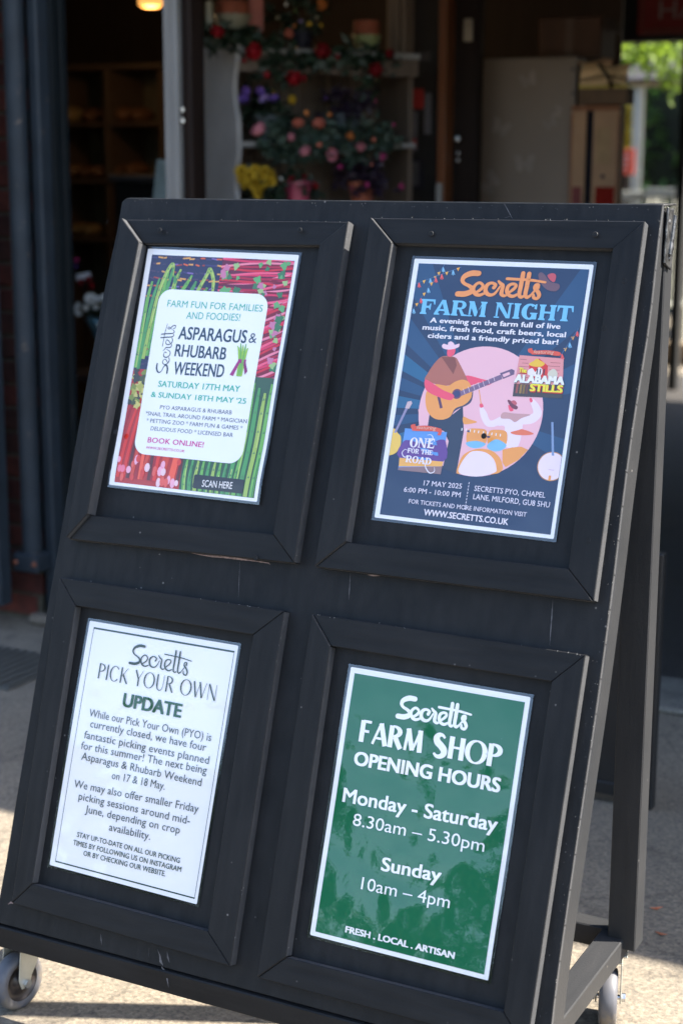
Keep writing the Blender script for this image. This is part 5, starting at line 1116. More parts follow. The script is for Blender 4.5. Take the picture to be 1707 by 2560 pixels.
for z in (zs1, zs2, zs2 - .33, zs2 - .66): plank(z)
for i in range(7):
    a0 = .002 + i * (LEN - .004) / 7; a1 = a0 + (LEN - .004) / 7 - .003
    MB().hexa([U(a0, DEP - .011, .02), U(a1, DEP - .011, .02), U(a1, DEP - .011, ztop), U(a0, DEP - .011, ztop)], [U(a0, DEP, .02), U(a1, DEP, .02), U(a1, DEP, ztop), U(a0, DEP, ztop)]).build('back_board', BACKB, unit, bevel=.001)
MB().hexa([U(.002, .0, zt_ - .02), U(LEN - .002, .0, zt_ - .02), U(LEN - .002, .012, zt_ - .02), U(.002, .012, zt_ - .02)], [U(.002, .0, zt_ - .075), U(LEN - .002, .0, zt_ - .075), U(LEN - .002, .012, zt_ - .075), U(.002, .012, zt_ - .075)]).build('front_rail', BACKB, unit, bevel=.001)

def petal_ring(mb, c, ax, r, L_, n, tilt, cup, ph=0.0, wid=.9):
    ax = Vector(ax).normalized(); t = ax.orthogonal().normalized(); q = ax.cross(t)
    for i in range(n):
        a = 2 * math.pi * i / n + ph; o = t * math.cos(a) + q * math.sin(a); s = ax.cross(o)
        W = L_ * wid; b = []
        for k in range(4):
            f = k / 3; el = tilt + cup * f; out_ = r + L_ * f * math.cos(el); up = L_ * f * math.sin(el); ww = W * (.35, .9, 1.0, .45)[k] / 2
            for sgn in (-1, 0, 1): b.append(Vector(c) + o * (out_ - (.12 * L_ if sgn else 0)) + ax * (up + (.10 * L_ if sgn else 0)) + s * sgn * ww)
        mb.add(b, [(k * 3 + j, k * 3 + j + 1, (k + 1) * 3 + j + 1, (k + 1) * 3 + j) for k in range(3) for j in range(2)])
_fm = {}
def flower_mesh(kind, m):
    key = (kind, m.name)
    if key in _fm: return _fm[key]
    mb = MB(); ax = (0, 0, 1)
    if kind == 'rose':
        mb.add(*blob((0, 0, .35), .30, .30, .34, 8, 5))
        petal_ring(mb, (0, 0, .0), ax, .12, .62, 4, R(70), R(25), 0); petal_ring(mb, (0, 0, -.05), ax, .18, .72, 5, R(45), R(35), .5); petal_ring(mb, (0, 0, -.1), ax, .22, .80, 6, R(18), R(35), .2)
    elif kind == 'bud':
        mb.add(*blob((0, 0, .3), .34, .34, .5, 8, 5)); petal_ring(mb, (0, 0, -.1), ax, .12, .8, 4, R(60), R(30), 0)
    elif kind == 'anemone':
        petal_ring(mb, (0, 0, 0), ax, .18, .8, 7, R(12), R(18), 0, .8); petal_ring(mb, (0, 0, .04), ax, .18, .68, 7, R(25), R(10), .4, .7)
    elif kind == 'mum':
        for j, (n, L_, tl) in enumerate(((14, .95, 5), (12, .8, 25), (9, .6, 48), (6, .4, 70))): petal_ring(mb, (0, 0, j * .04), ax, .08, L_, n, R(tl), R(12), j * .3, .34)
    o = mb.build('flower', m, smooth=True, recalc=False); me = o.data; bpy.data.objects.remove(o); _fm[key] = me; return me
def FM(name, c): return mat(name, tuple(x * .8 for x in c), .6, var=.45, scale=70, spec=.3)
CRIM, DRED = FM('crimson_petal', (0.30, 0.006, 0.012)), FM('dark_red_petal', (0.20, 0.005, 0.010))
PINKP, SALM, ORP, YEL, PUR, LILAC, WHP, MAG = FM('pink_petal', (0.62, 0.22, 0.26)), FM('salmon_petal', (0.60, 0.18, 0.12)), FM('orange_petal', (0.60, 0.20, 0.05)), FM('yellow_petal', (0.62, 0.40, 0.03)), FM('purple_petal', (0.13, 0.06, 0.30)), FM('lilac_petal', (0.30, 0.20, 0.45)), FM('white_petal', (0.75, 0.75, 0.72)), FM('magenta_petal', (0.50, 0.05, 0.20))
EYE = mat('dark_flower_eye', (0.01, 0.008, 0.02), .7)
LEAFD = mat('dark_leaf', (0.011, 0.024, 0.012), .5, var=.4, scale=25); LEAFB = mat('grey_green_leaf', (0.030, 0.052, 0.036), .55, var=.35, scale=25); LEAFG = mat('green_leaf', (0.05, 0.10, 0.025), .5, var=.4, scale=25); PLEAF = mat('purple_black_leaf', (0.022, 0.012, 0.028), .5, var=.4, scale=25)
def bloom(parent, c, r, kind, m, face=(0.5, -0.85, .1), name='flower', eye=False):
    o = bpy.data.objects.new(name, flower_mesh(kind, m)); COL.objects.link(o); o.parent = parent
    o.location = Vector(c) - wroot(parent); f = Vector(face) + Vector((rf.uniform(-.9, .9), rf.uniform(-.2, .3), rf.uniform(-.3, 1.1)))
    o.rotation_euler = f.to_track_quat('Z', 'Y').to_euler(); o.scale = (r * rf.uniform(.82, 1.1), r * rf.uniform(.82, 1.1), r)
    if eye:
        e = MB().add(*blob(tuple(Vector(c)), r * .22, r * .22, r * .22, 8, 5)).build('flower_eye', EYE, parent, smooth=True)
    return o
def leafmesh(pts, n, size, rnd_=rf, droop=0.0, aspect=.45):
    mb = MB()
    for _ in range(n):
        c, rad = rnd_.choice(pts); c = Vector(c) + Vector([rnd_.gauss(0, .45) * x for x in (rad if isinstance(rad, tuple) else (rad, rad, rad))])
        d = Vector((rnd_.gauss(0, 1), rnd_.gauss(0, 1), rnd_.gauss(0, .7) - droop)).normalized(); s = d.cross(Vector((rnd_.gauss(0, 1), rnd_.gauss(0, 1), rnd_.gauss(0, 1)))).normalized(); u = d.cross(s)
        L_ = size * rnd_.uniform(.6, 1.3); W = L_ * aspect
        mb.add([c, c + d * L_ * .45 + s * W / 2 + u * L_ * .06, c + d * L_, c + d * L_ * .45 - s * W / 2 + u * L_ * .06, c + d * L_ * .5], [(0, 1, 4), (1, 2, 4), (2, 3, 4), (3, 0, 4)])
    return mb
def UP(px, py, b=-.02):
    """point of the photograph on the upright plane b behind the front of the shelf unit"""
    d = ray(px, py); o = Fc - ev * b; k = (o - CAM).dot(ev) / d.dot(ev); return CAM + d * k
# top garland of red roses
def garland(label, spots, leafpx, lm, kinds, vine, group=None):
    ps = [UP(*p) for p in vine]
    g = thing('flower_garland', ps[0], label, 'garland', group)
    MB().tube(ps, .004, 6).build('vine', LEAFD, g)
    tag(leafmesh([(UP(x, y, -.015), .035) for x, y in leafpx], len(leafpx) * 17, .042).build('leaves', lm, g, recalc=False), kind='stuff')
    for (x, y, r, m, kd) in spots: bloom(g, UP(x, y, -.05), r / 540.0, kd, m, name=kinds)
    return g
garland('red artificial rose garland hanging from the top of the shelf unit',
        [(540, 85, 17, CRIM, 'rose'), (643, 137, 27, CRIM, 'rose'), (798, 132, 24, DRED, 'rose'), (665, 188, 17, DRED, 'bud'), (735, 205, 24, CRIM, 'rose'), (762, 196, 18, DRED, 'bud'), (975, 137, 13, DRED, 'rose'), (933, 176, 19, DRED, 'rose'), (842, 145, 12, DRED, 'bud'), (610, 150, 12, DRED, 'bud')],
        [(x + rf.uniform(-10, 10), 88 + rf.uniform(-12, 12) + (x - 480) * .09) for x in range(465, 690, 14)] + [(x + rf.uniform(-10, 10), 148 + rf.uniform(-22, 26)) for x in range(660, 970, 13)] + [(700, 190), (715, 205), (925, 205), (925, 215), (640, 195)],
        LEAFD, 'rose', [(470, 112), (540, 88), (640, 118), (740, 150), (860, 160), (960, 150), (985, 140)])
garland('pink and orange artificial rose garland draped over the middle shelf',
        [(652, 330, 20, PINKP, 'rose'), (730, 347, 13, PINKP, 'rose'), (765, 385, 18, PINKP, 'rose'), (795, 362, 14, SALM, 'bud'), (836, 385, 18, PINKP, 'rose'), (896, 366, 14, PINKP, 'rose'), (870, 340, 13, ORP, 'rose'), (932, 350, 11, SALM, 'bud'), (800, 312, 17, SALM, 'rose'), (822, 288, 12, ORP, 'bud'), (768, 286, 12, ORP, 'bud'), (745, 312, 15, SALM, 'rose'), (984, 312, 11, MAG, 'bud'), (955, 395, 12, MAG, 'rose')],
        [(x + rf.uniform(-10, 10), 352 + rf.uniform(-42, 40)) for x in range(672, 980, 9)] + [(690, 315), (700, 320), (690, 372), (960, 330)],
        LEAFB, 'rose', [(640, 330), (700, 348), (780, 372), (850, 368), (930, 352), (985, 330)])
# pots and plants
TERR = mat('terracotta', (0.22, 0.055, 0.025), .8, var=.2, scale=20); CREAM = mat('cream_glaze', (0.22, 0.20, 0.14), .4, var=.1); GRPOT = mat('grey_pot', (0.10, 0.11, 0.115), .6)
def pot(parent, c, r, h, m, name='pot'):
    return MB().lathe(c, [(0, 0), (r * .72, 0), (r, h), (r * 1.08, h), (r * 1.08, h * .84), (r * .98, h * .82), (r * .9, h * .84), (0, h * .84)], n=20).build(name, m, parent)
def rimpot(px, py0, py1, r, label, mrim, mb_):
    c = UP(px, py1, .09); top = UP(px, py0, .09); h = top.z - c.z
    t_ = thing('flower_pot', c, label, 'flower pot', 'pots on top of the shelf unit')
    MB().lathe(c, [(0, 0), (r * .75, 0), (r, h * .45), (r * 1.05, h * .48), (r * 1.05, h * .52), (0, h * .52)], n=24).build('pot', mb_, t_)
    MB().lathe(c + Vector((0, 0, h * .521)), [(r * .9, 0), (r * .95, h * .02), (r * .92, h * .46), (r * .8, h * .48), (0, h * .44)], n=24).build('inner_pot', mrim, t_)
    return t_
rimpot(582, 2, 72, .058, 'orange clay pot in a cream bowl at left of the top shelf', TERR, CREAM)
rimpot(916, 50, 127, .048, 'orange clay pot in a green bowl at right of the top shelf', TERR, mat('green_glaze', (0.20, 0.22, 0.09), .4))
cb = UP(524, 76, .06)
cd = thing('candle', cb, 'pale candle standing on the top left corner of the shelf unit', 'candle')
MB().cyl(cb, cb + Vector((0, 0, .09)), .013, n=14).build('wax', CREAM, cd, bevel=.002); MB().cyl(cb + Vector((0, 0, .09)), cb + Vector((0, 0, .10)), .001, n=5).build('wick', EYE, cd)
ca0, ca1 = UP(622, 76, .12), UP(658, 0, .12)
tag(MB().hexa([ca0, Vector((ca1.x, ca1.y, ca0.z)), Vector((ca1.x, ca1.y, ca1.z + .06)), Vector((ca0.x, ca0.y, ca1.z + .06))], [p + Vector((-.01, .016, 0)) for p in (ca0, Vector((ca1.x, ca1.y, ca0.z)), Vector((ca1.x, ca1.y, ca1.z + .06)), Vector((ca0.x, ca0.y, ca1.z + .06)))]).build('pink_card', mat('pink_card', (0.38, 0.13, 0.11), .7), bevel=.002), 'upright pink card beside the orange clay pot on the top shelf', 'card')
def plant(label, px, py, spread, leaf, n, size, flowers, r, potm, base_py=None, b=.08, potr=.045, poth=.08, group=None, name='potted_plant', dome=True):
    base = UP(px, base_py, b)
    p = thing(name, base, label, 'potted plant', group)
    pot(p, base, potr, poth, potm)
    c = UP(px, py, b); sx, sz = spread[0] / 640.0, spread[1] / 640.0
    pts = [(c + Vector((rf.uniform(-1, 1) * sx * .8, rf.uniform(-.4, .4) * sx, rf.uniform(-1, 1) * sz * .8)), (sx * .25, sx * .25, sz * .25)) for _ in range(12)]
    tag(leafmesh(pts, n, size).build('leaves', leaf, p, recalc=False), kind='stuff')
    st_ = MB()
    for k in range(7): st_.tube([base + Vector((0, 0, poth * .8)), c + Vector((rf.uniform(-1, 1) * sx * .6, 0, rf.uniform(-.6, .6) * sz))], .0025, 5)
    st_.build('stems', LEAFD, p)
    for (x, y, rr, m, kd) in flowers: bloom(p, UP(x, y, b - sx * .75), rr / 580.0, kd, m, eye=(kd == 'anemone'))
    return p
plant('potted purple anemones with dark centres on the middle shelf, left', 670, 265, (62, 38), LEAFD, 260, .035, [(608, 252, 15, PUR, 'anemone'), (648, 230, 13, PUR, 'anemone'), (662, 250, 13, LILAC, 'anemone'), (686, 249, 14, PUR, 'anemone'), (612, 226, 11, PUR, 'anemone'), (726, 250, 14, YEL, 'rose'), (685, 228, 9, YEL, 'bud')], 0, GRPOT, 350, .10)
plant('dark purple leaved pot plant on the middle shelf, right', 868, 262, (70, 34), PLEAF, 360, .032, [(815, 245, 8, PUR, 'bud'), (905, 246, 8, PUR, 'bud'), (940, 252, 7, MAG, 'bud')], 0, GRPOT, 345, .09)
plant('pot of bright yellow chrysanthemums on the lower shelf', 640, 468, (58, 40), LEAFD, 260, .035, [(x, y, rf.uniform(11, 15), YEL, 'mum') for x, y in ((605, 448), (622, 436), (638, 424), (632, 452), (655, 440), (662, 426), (617, 465), (640, 462), (662, 470), (685, 436), (604, 428), (676, 452), (648, 482))], 0, GRPOT, 560, .05)
plant('pot of dark red flowers in bright wrap on the lower shelf, middle', 745, 468, (62, 34), LEAFD, 300, .032, [(730, 448, 9, DRED, 'rose'), (760, 440, 8, DRED, 'rose'), (790, 462, 10, CRIM, 'rose'), (712, 452, 8, LEAFG, 'bud'), (703, 448, 9, WHP, 'bud')], 0, mat('magenta_orange_wrap', (0.30, 0.04, 0.08), .4), 520, .06, potr=.05, poth=.09)
plant('dark pot plant with small magenta blooms on the lower shelf, right', 905, 435, (80, 52), PLEAF, 460, .035, [(915, 460, 9, MAG, 'rose'), (848, 418, 8, MAG, 'rose'), (930, 412, 6, SALM, 'bud'), (1000, 465, 9, MAG, 'rose'), (880, 470, 6, MAG, 'bud')], 0, TERR, 535, .05, potr=.045, poth=.11)
plant('loose plant with yellow and white blooms between the pots on top of the shelves', 755, 45, (75, 52), LEAFD, 330, .03, [(810, 15, 20, ORP, 'rose'), (740, 26, 11, LEAFG, 'bud'), (770, 60, 12, YEL, 'bud'), (720, 85, 14, SALM, 'rose'), (735, 65, 9, ORP, 'bud'), (695, 45, 12, CREAM, 'bud'), (790, 45, 10, CREAM, 'bud'), (715, 12, 10, WHP, 'bud'), (750, 52, 8, LILAC, 'bud'), (738, 112, 8, YEL, 'bud'), (800, 62, 9, YEL, 'bud')], 0, EYE, 118, .12, potr=.04, poth=.05)

# flowers standing low at the dark doorway, left of the board
def lowY(px, py, Y=2.0): return at(px, py, Y)
lb = lowY(235, 930)
stand = thing('flower_stand', (lb.x, 2.05, 0), 'low dark stand carrying a blue wrapped bunch in the doorway', 'stand')
MB().b2((lb.x - .17, 1.98, lb.z - .035), (lb.x + .30, 2.25, lb.z - .008)).build('top', DKBROWN, stand, bevel=.003)
for dx in (-.15, .27):
    for y in (2.0, 2.22): MB().b2((lb.x + dx - .012, y - .012, .007), (lb.x + dx + .012, y + .012, lb.z - .036)).build('leg', DKBROWN, stand, bevel=.002)
WRAP = mat('blue_paper_wrap', (0.10, 0.24, 0.34), .35, var=.3, scale=12, bump=.004, bscale=14)
bq = thing('flower_bunch', (lb.x + .03, 2.10, lb.z - .007), 'bunch of white blooms in blue paper with a pale ribbon, low in the doorway', 'flower bunch')
cc = Vector((lb.x + .03, 2.10, lb.z - .006)); tp = lowY(235, 795, 2.1).z - cc.z
mb = MB(); n_ = 18; pf_ = [(.045, 0), (.05, tp * .3), (.08, tp * .8), (.105, tp)]
vs = []; fs = []
for i in range(n_):
    a = 2 * math.pi * i / n_; f = 1 + .09 * (i % 2)
    vs += [cc + Vector((r * f * math.cos(a), r * f * math.sin(a), z + (.012 if (i % 2 and k == 3) else 0))) for k, (r, z) in enumerate(pf_)]
for i in range(n_):
    for k in range(3): fs.append((i * 4 + k, ((i + 1) % n_) * 4 + k, ((i + 1) % n_) * 4 + k + 1, i * 4 + k + 1))
mb.add(vs, fs).build('paper_wrap', WRAP, bq)
MB().hexa([cc + Vector((x, y, z)) for x, y, z in ((.0, -.057, .0), (.012, -.057, 0), (.016, -.116, tp), (.002, -.116, tp))], [cc + Vector((x, y, z)) for x, y, z in ((.0, -.060, .0), (.012, -.060, 0), (.016, -.121, tp), (.002, -.121, tp))]).build('ribbon', WHP, bq)
tag(leafmesh([(cc + Vector((rf.uniform(-.09, .09), rf.uniform(-.06, .06), tp + rf.uniform(0, .07))), .02) for _ in range(10)], 160, .04).build('leaves', LEAFD, bq, recalc=False), kind='stuff')
for px, py, r in ((226, 748, 17), (248, 752, 15), (196, 765, 9), (188, 778, 12), (200, 785, 9), (214, 768, 10), (262, 745, 12), (240, 770, 9)): bloom(bq, lowY(px, py, 2.02), r / 720, 'mum', WHP, name='white_bloom')
for px, py, r, m in ((205, 706, 14, DRED), (222, 702, 13, DRED), (192, 652, 9, MAG), (190, 668, 8, PUR), (228, 712, 10, CRIM)): bloom(bq, lowY(px, py, 2.16), r / 700, 'rose', m, name='red_bloom')
cq = lowY(208, 690, 2.2)
tag(MB().box((cq.x, 2.2, cq.z), (.06, .004, .022), rot=Matrix.Rotation(R(-9), 3, 'Y')).build('price_card', mat('white_card', (.6, .6, .62), .6), bevel=.0008), 'small tilted white card above the dark red blooms in the doorway', 'card')
MB().cyl((cq.x, 2.206, cq.z - .01), (cq.x, 2.206, lb.z - .01), .003, n=6).build('card_stick', DKBROWN, bpy.data.objects['price_card'])
# ------------------------------------------------------------------ right of the shelves: post, notices, door, cabinet, cartons
TAN = mat('tan_post_paint', (0.17, 0.125, 0.09), .55, var=.15, scale=6, stretch=(6, 6, .5)); OBR = mat('orange_brown_trim', (0.16, 0.055, 0.02), .45, var=.2, scale=6, stretch=(6, 6, .4))
a, b = at(964, 250, 2.9), at(1006, 250, 2.9)
tp_ = thing('tan_post', ((a.x + b.x) / 2, 2.95, 0), 'tan painted post just right of the flower shelves', 'post')
MB().b2((a.x, 2.90, .007), (b.x - .022, 3.0, 2.55)).build('post', TAN, tp_, bevel=.006); MB().b2((b.x - .021, 2.915, .007), (b.x, 2.99, 2.55)).build('bead', TAN, tp_, bevel=.004)
a, b = at(1004, 250, 3.12), at(1098, 250, 3.12)
nb = thing('notice_panel', ((a.x + b.x) / 2, 3.15, 0), 'dark panel with red and white notices between tan post and orange trim', 'notice panel')
MB().b2((a.x, 3.12, .007), (b.x, 3.15, 2.55)).build('panel', mat('dark_notice_panel', (0.022, 0.018, 0.016), .5), nb)
REDC = mat('red_card', (0.42, 0.03, 0.025), .5); WHC = mat('grey_white_paper', (0.24, 0.23, 0.23), .6); WHCd = mat('dim_paper', (0.13, 0.12, 0.13), .6)
def card(px0, py0, px1, py1, Y, m, name='notice', th=.003, par=None):
    p, q_ = at(px0, py0, Y), at(px1, py1, Y); return MB().b2((p.x, Y - th, q_.z), (q_.x, Y, p.z)).build(name, m, par, bevel=.0006)
card(1013, 222, 1059, 270, 3.118, REDC, par=nb); card(1009, 226, 1022, 268, 3.114, WHCd, 'paper_strip', par=nb)
card(1012, 278, 1043, 378, 3.118, WHCd, par=nb); card(1016, 346, 1040, 371, 3.114, REDC, 'red_label', par=nb)
card(1062, 232, 1077, 334, 3.118, WHCd, par=nb); card(1008, 130, 1075, 150, 3.118, mat('faint_paper', (.06, .05, .05), .6), par=nb)
for r_ in ((1012, 396, 1056, 402), (1012, 464, 1056, 470), (1012, 403, 1018, 463), (1050, 403, 1056, 463)): card(*r_, 3.117, EYE, 'black_frame', .006, nb)
card(1019, 403, 1049, 463, 3.118, mat('grey_picture', (.09, .08, .08), .5), 'framed_sheet', par=nb)
a, b = at(1096, 250, 3.08), at(1117, 250, 3.08)
tr_ = thing('door_trim', ((a.x + b.x) / 2, 3.1, 0), 'orange brown vertical door trim beside the dark brown door', 'door trim')
MB().b2((a.x, 3.07, .007), (b.x, 3.16, 2.55)).build('trim', OBR, tr_, bevel=.004)
a, b = at(1117, 250, 3.14), at(1196, 250, 3.14)
dd = thing('brown_door', ((a.x + b.x) / 2, 3.17, 0), 'plain dark brown door right of the orange trim', 'door')
MB().b2((a.x + .001, 3.14, .012), (b.x, 3.18, 2.4)).build('leaf', DKBROWN, dd, bevel=.003)
s0, s1 = at(1162, 46, 3.138), at(1182, 102, 3.138)
MB().b2((s0.x, 3.126, s1.z), (s1.x, 3.139, s0.z)).build('switch_plate', mat('cream_plastic', (.30, .25, .19), .4), dd, bevel=.003)
s0 = at(1146, 346, 3.13); MB().lathe(s0, [(0, -.02), (.010, -.018), (.012, -.006), (.005, 0)], (0, 1, 0), 14).build('door_knob', HNG, dd)
for dz in (-.05, -.075): MB().lathe(s0 + Vector((-.004, .006, dz)), [(0, -.004), (.006, -.003), (.007, 0)], (0, 1, 0), 10).build('keyhole_plate', HNG, dd)
w0, w1 = at(1098, 457, 2.9), at(1098, 520, 2.9)
tag(MB().cyl((w0.x, 2.9, w1.z - .5), (w0.x, 2.9, w0.z), .012, n=14).build('white_tube', WHITEP, bevel=.001), 'short white tube end showing above the board, below the orange trim', 'tube')
# tall grey cabinet, its side towards us
FRZ = mat('warm_grey_cabinet', (0.165, 0.128, 0.098), .5, var=.08, scale=3, dirt=(.12, .11, .10), dirt_scale=5, dirt_amt=.3)
YC = 3.35
c0, c1 = at(1200, 142, YC), at(1442, 142, YC)
rzc = R(2.5)
ctop = (c0.z + c1.z) / 2; wc_ = c1.x - c0.x
cabn = thing('tall_cabinet', ((c0.x + c1.x) / 2, YC + .3, 0), 'tall warm grey panel cabinet with faint pale butterfly stickers', 'cabinet')
MB().b2((c0.x, YC, .06), (c1.x, YC + .10, ctop)).build('body', FRZ, cabn, bevel=.012, segs=2)
MB().b2((c1.x + .002, YC + .02, .10), (c1.x + .012, YC + .09, ctop - .02)).build('door', FRZ, cabn, bevel=.006)
MB().b2((c0.x + .02, YC + .03, .007), (c1.x - .02, YC + .09, .058)).build('plinth', EYE, cabn)
for py in (172, 232):
    q = at(1432, py, YC); MB().lathe((q.x, YC, q.z), [(0, -.003), (.006, -.002), (.007, 0)], (0, 1, 0), 10).build('screw_cap', mat('dark_cap', (.05, .045, .04), .5), cabn)
BUT = mat('pale_sticker', (0.21, 0.175, 0.15), .6)
for px, py, s, an in ((1320, 200, 20, .3), (1250, 320, 22, -.4), (1375, 308, 16, .5), (1310, 410, 24, 0), (1225, 460, 26, .9), (1395, 278, 12, 1.2)):
    q = at(px, py, YC - .001); s /= 640.0; wg = MB()
    for sg in (-1, 1):
        pp = [(0, 0), (.5 * sg, .9), (1.1 * sg, .9), (.9 * sg, .15), (.75 * sg, -.6), (.3 * sg, -.7)]
        rr2 = [(x * math.cos(an) - y * math.sin(an), x * math.sin(an) + y * math.cos(an)) for x, y in pp]
        wg.hexa([(q.x + x * s, YC - .0012, q.z + y * s) for x, y in rr2], [(q.x + x * s, YC - .0002, q.z + y * s) for x, y in rr2])
    wg.build('butterfly_sticker', BUT, cabn)
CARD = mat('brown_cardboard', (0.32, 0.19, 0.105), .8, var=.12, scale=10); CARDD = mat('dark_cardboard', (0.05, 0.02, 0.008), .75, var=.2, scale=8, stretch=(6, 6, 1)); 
a, b = at(1346, 44, YC + .08), at(1500, 142, YC + .08)
db = thing('dark_box', ((a.x + b.x) / 2, YC + .22, ctop + .001), 'dark brown cardboard box sitting on top of the tall cabinet', 'box')
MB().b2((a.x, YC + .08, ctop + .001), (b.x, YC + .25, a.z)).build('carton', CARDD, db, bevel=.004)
MB().b2(((a.x + b.x) / 2 - .015, YC + .078, ctop + .003), ((a.x + b.x) / 2 + .015, YC + .0795, a.z - .003)).build('tape', mat('brown_tape', (.055, .024, .010), .5), db)
fl_ = a.z
MB().hexa([(b.x, YC + .085, fl_ - .003), (b.x + .03, YC + .085, fl_ - .05), (b.x + .03, YC + .24, fl_ - .05), (b.x, YC + .24, fl_ - .003)], [(b.x, YC + .085, fl_ - .007), (b.x + .028, YC + .085, fl_ - .055), (b.x + .028, YC + .24, fl_ - .055), (b.x, YC + .24, fl_ - .007)]).build('flap', CARDD, db)
# cartons at the cabinet's right
YT = 3.28
a, b = at(1428, 262, YT), at(1540, 520, YT)
ct1 = thing('tall_carton', ((a.x + b.x) / 2, YT + .03, 0), 'tall upright cardboard carton with open slot and red base label beside the cabinet', 'carton')
s0, s1 = at(1466, 285, YT), at(1484, 285, YT); DT = .055
for x0, x1 in ((a.x, s0.x), (s1.x, b.x)): MB().b2((x0, YT, .008), (x1, YT + .006, a.z - .02)).build('front_panel', CARD, ct1, bevel=.001)
MB().b2((a.x, YT - .002, a.z - .0195), (b.x, YT + DT, a.z)).build('top_fold', mat('orange_cardboard', (.22, .09, .04), .7), ct1, bevel=.002)
for x0, x1 in ((a.x, a.x + .008), (b.x - .006, b.x)): MB().b2((x0, YT - .0015, .02), (x1, YT - .0005, a.z - .03)).build('orange_edge', mat('orange_edge', (.20, .075, .03), .7), ct1)
MB().b2((a.x, YT + DT, .008), (b.x, YT + DT + .006, a.z - .005)).build('rear_panel', EYE, ct1)
MB().b2((b.x - .006, YT + .007, .008), (b.x, YT + DT - .001, a.z - .021)).build('side_panel', CARD, ct1)
MB().b2((a.x, YT + .007, .008), (a.x + .006, YT + DT - .001, a.z - .021)).build('side_panel', CARD, ct1)
card(1491, 318, 1524, 408, YT - .002, mat('tan_label', (.30, .19, .09), .7), 'tan_label', .001, ct1); card(1488, 466, 1532, 560, YT - .002, mat('red_print', (.17, .008, .004), .7, spec=.1), 'red_label', .001, ct1)
card(1430, 466, 1450, 560, YT - .002, mat('red_print_edge', (.13, .012, .01), .6), 'red_label', .001, ct1)
q = at(1506, 440, YT - .001); MB().lathe((q.x, YT - .0005, q.z), [(0, -.001), (.008, -.001), (.008, 0)], (0, 1, 0), 12).build('hand_hole', EYE, ct1)
YU = 3.22
a, b = at(1447, 218, YU), at(1566, 258, YU)
tr2 = thing('cardboard_tray', ((a.x + b.x) / 2, YU + .04, b.z), 'open cardboard tray with bright curled flaps on top of the tall carton', 'cardboard tray')
KRA = mat('sunlit_kraft', (0.62, 0.42, 0.22), .7, var=.1, scale=12, bump=.001)  # lit twin of the shaded tray cardboard, garden sunlight put into the colour
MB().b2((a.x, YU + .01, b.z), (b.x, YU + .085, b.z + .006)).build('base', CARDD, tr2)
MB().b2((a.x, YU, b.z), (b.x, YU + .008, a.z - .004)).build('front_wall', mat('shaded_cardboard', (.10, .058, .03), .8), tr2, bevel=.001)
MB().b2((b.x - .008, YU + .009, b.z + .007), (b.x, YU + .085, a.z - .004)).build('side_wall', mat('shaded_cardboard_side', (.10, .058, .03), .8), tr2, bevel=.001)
MB().b2((a.x, YU - .002, a.z - .0035), (b.x, YU + .010, a.z + .007)).build('yellow_edge', mat('yellow_band', (.40, .30, .05), .6), tr2, bevel=.001)
def flapm(px0, px1, pyb, pyt, y0, y1, m, sag):
    vs = []; n0 = 6
    p0, p1_, p2_ = at(px0, pyb, y0), at(px1, pyb, y0), at(px1, pyt, y1)
    for i in range(n0):
        f = i / (n0 - 1)
        for g in range(7): vs.append(Vector((p0.x + (p1_.x - p0.x) * g / 6, y0 + (y1 - y0) * f + sag * math.sin(f * 3.1), p0.z + (p2_.z - p0.z) * f + .007 * math.sin(g * 1.1 + f * 2 + px0))))
    mb = MB(); mb.add(vs, [(i * 7 + g, i * 7 + g + 1, (i + 1) * 7 + g + 1, (i + 1) * 7 + g) for i in range(n0 - 1) for g in range(6)]); mb.add([v + Vector((0, .004, 0)) for v in vs], [(i * 7 + g, (i + 1) * 7 + g, (i + 1) * 7 + g + 1, i * 7 + g + 1) for i in range(n0 - 1) for g in range(6)])
    mb.build('flap', m, tr2, smooth=True, recalc=False)
flapm(1448, 1562, 212, 186, YU + .01, YU + .05, KRA, -.015); flapm(1450, 1568, 192, 158, YU + .055, YU + .09, KRA, -.012); flapm(1446, 1530, 165, 148, YU + .095, YU + .11, CARD, -.008)
pts = [at(1497 + 30 * math.sin(t * .55), 158 + t * 22, YU - .012) for t in (0, .5, 1, 1.5, 2.0, 2.4, 2.8)]
MB().tube(pts, .006, 8).build('strap', DKBROWN, tr2)
# red hanging sign with the letters cut off by the frame
YS = 4.3
a, b = at(1597, -30, YS), at(1760, 80, YS)
sg = thing('red_sign', ((a.x + b.x) / 2, YS, b.z), 'dark red sign with grey letters hanging from the ceiling at top right', 'sign')
MB().b2((a.x, YS, b.z), (b.x, YS + .02, a.z)).build('sign_board', mat('sign_red', (.22, .009, .011), .5), sg, bevel=.003)
for r_ in ((1604, -24, 1607, 74), (1607, 71, 1752, 74)): card(*r_, YS - .0015, mat('sign_border', (.17, .035, .03), .5), 'border_line', .001, sg)
fc = bpy.data.curves.new('letters', 'FONT'); fc.body = 'HA'; fc.size = 1; fc.extrude = .008; fo = bpy.data.objects.new('type', fc); COL.objects.link(fo)
dg = bpy.context.evaluated_depsgraph_get(); dg.update(); me = bpy.data.meshes.new_from_object(fo.evaluated_get(dg)); COL.objects.unlink(fo); bpy.data.objects.remove(fo)
h0, h1 = at(1647, 46, YS), at(1647, 2, YS); sc_ = (h1.z - h0.z) / .682; xs_ = (at(1690, 46, YS).x - h0.x) / .58
for v in me.vertices: v.co = Vector((h0.x + (v.co.x - .075) * xs_, YS - .002 - v.co.z * .1, h0.z + v.co.y * sc_)) - sg.location
me.materials.append(mat('grey_lettering', (.28, .22, .22), .5)); lo = bpy.data.objects.new('lettering', me); COL.objects.link(lo); lo.parent = sg
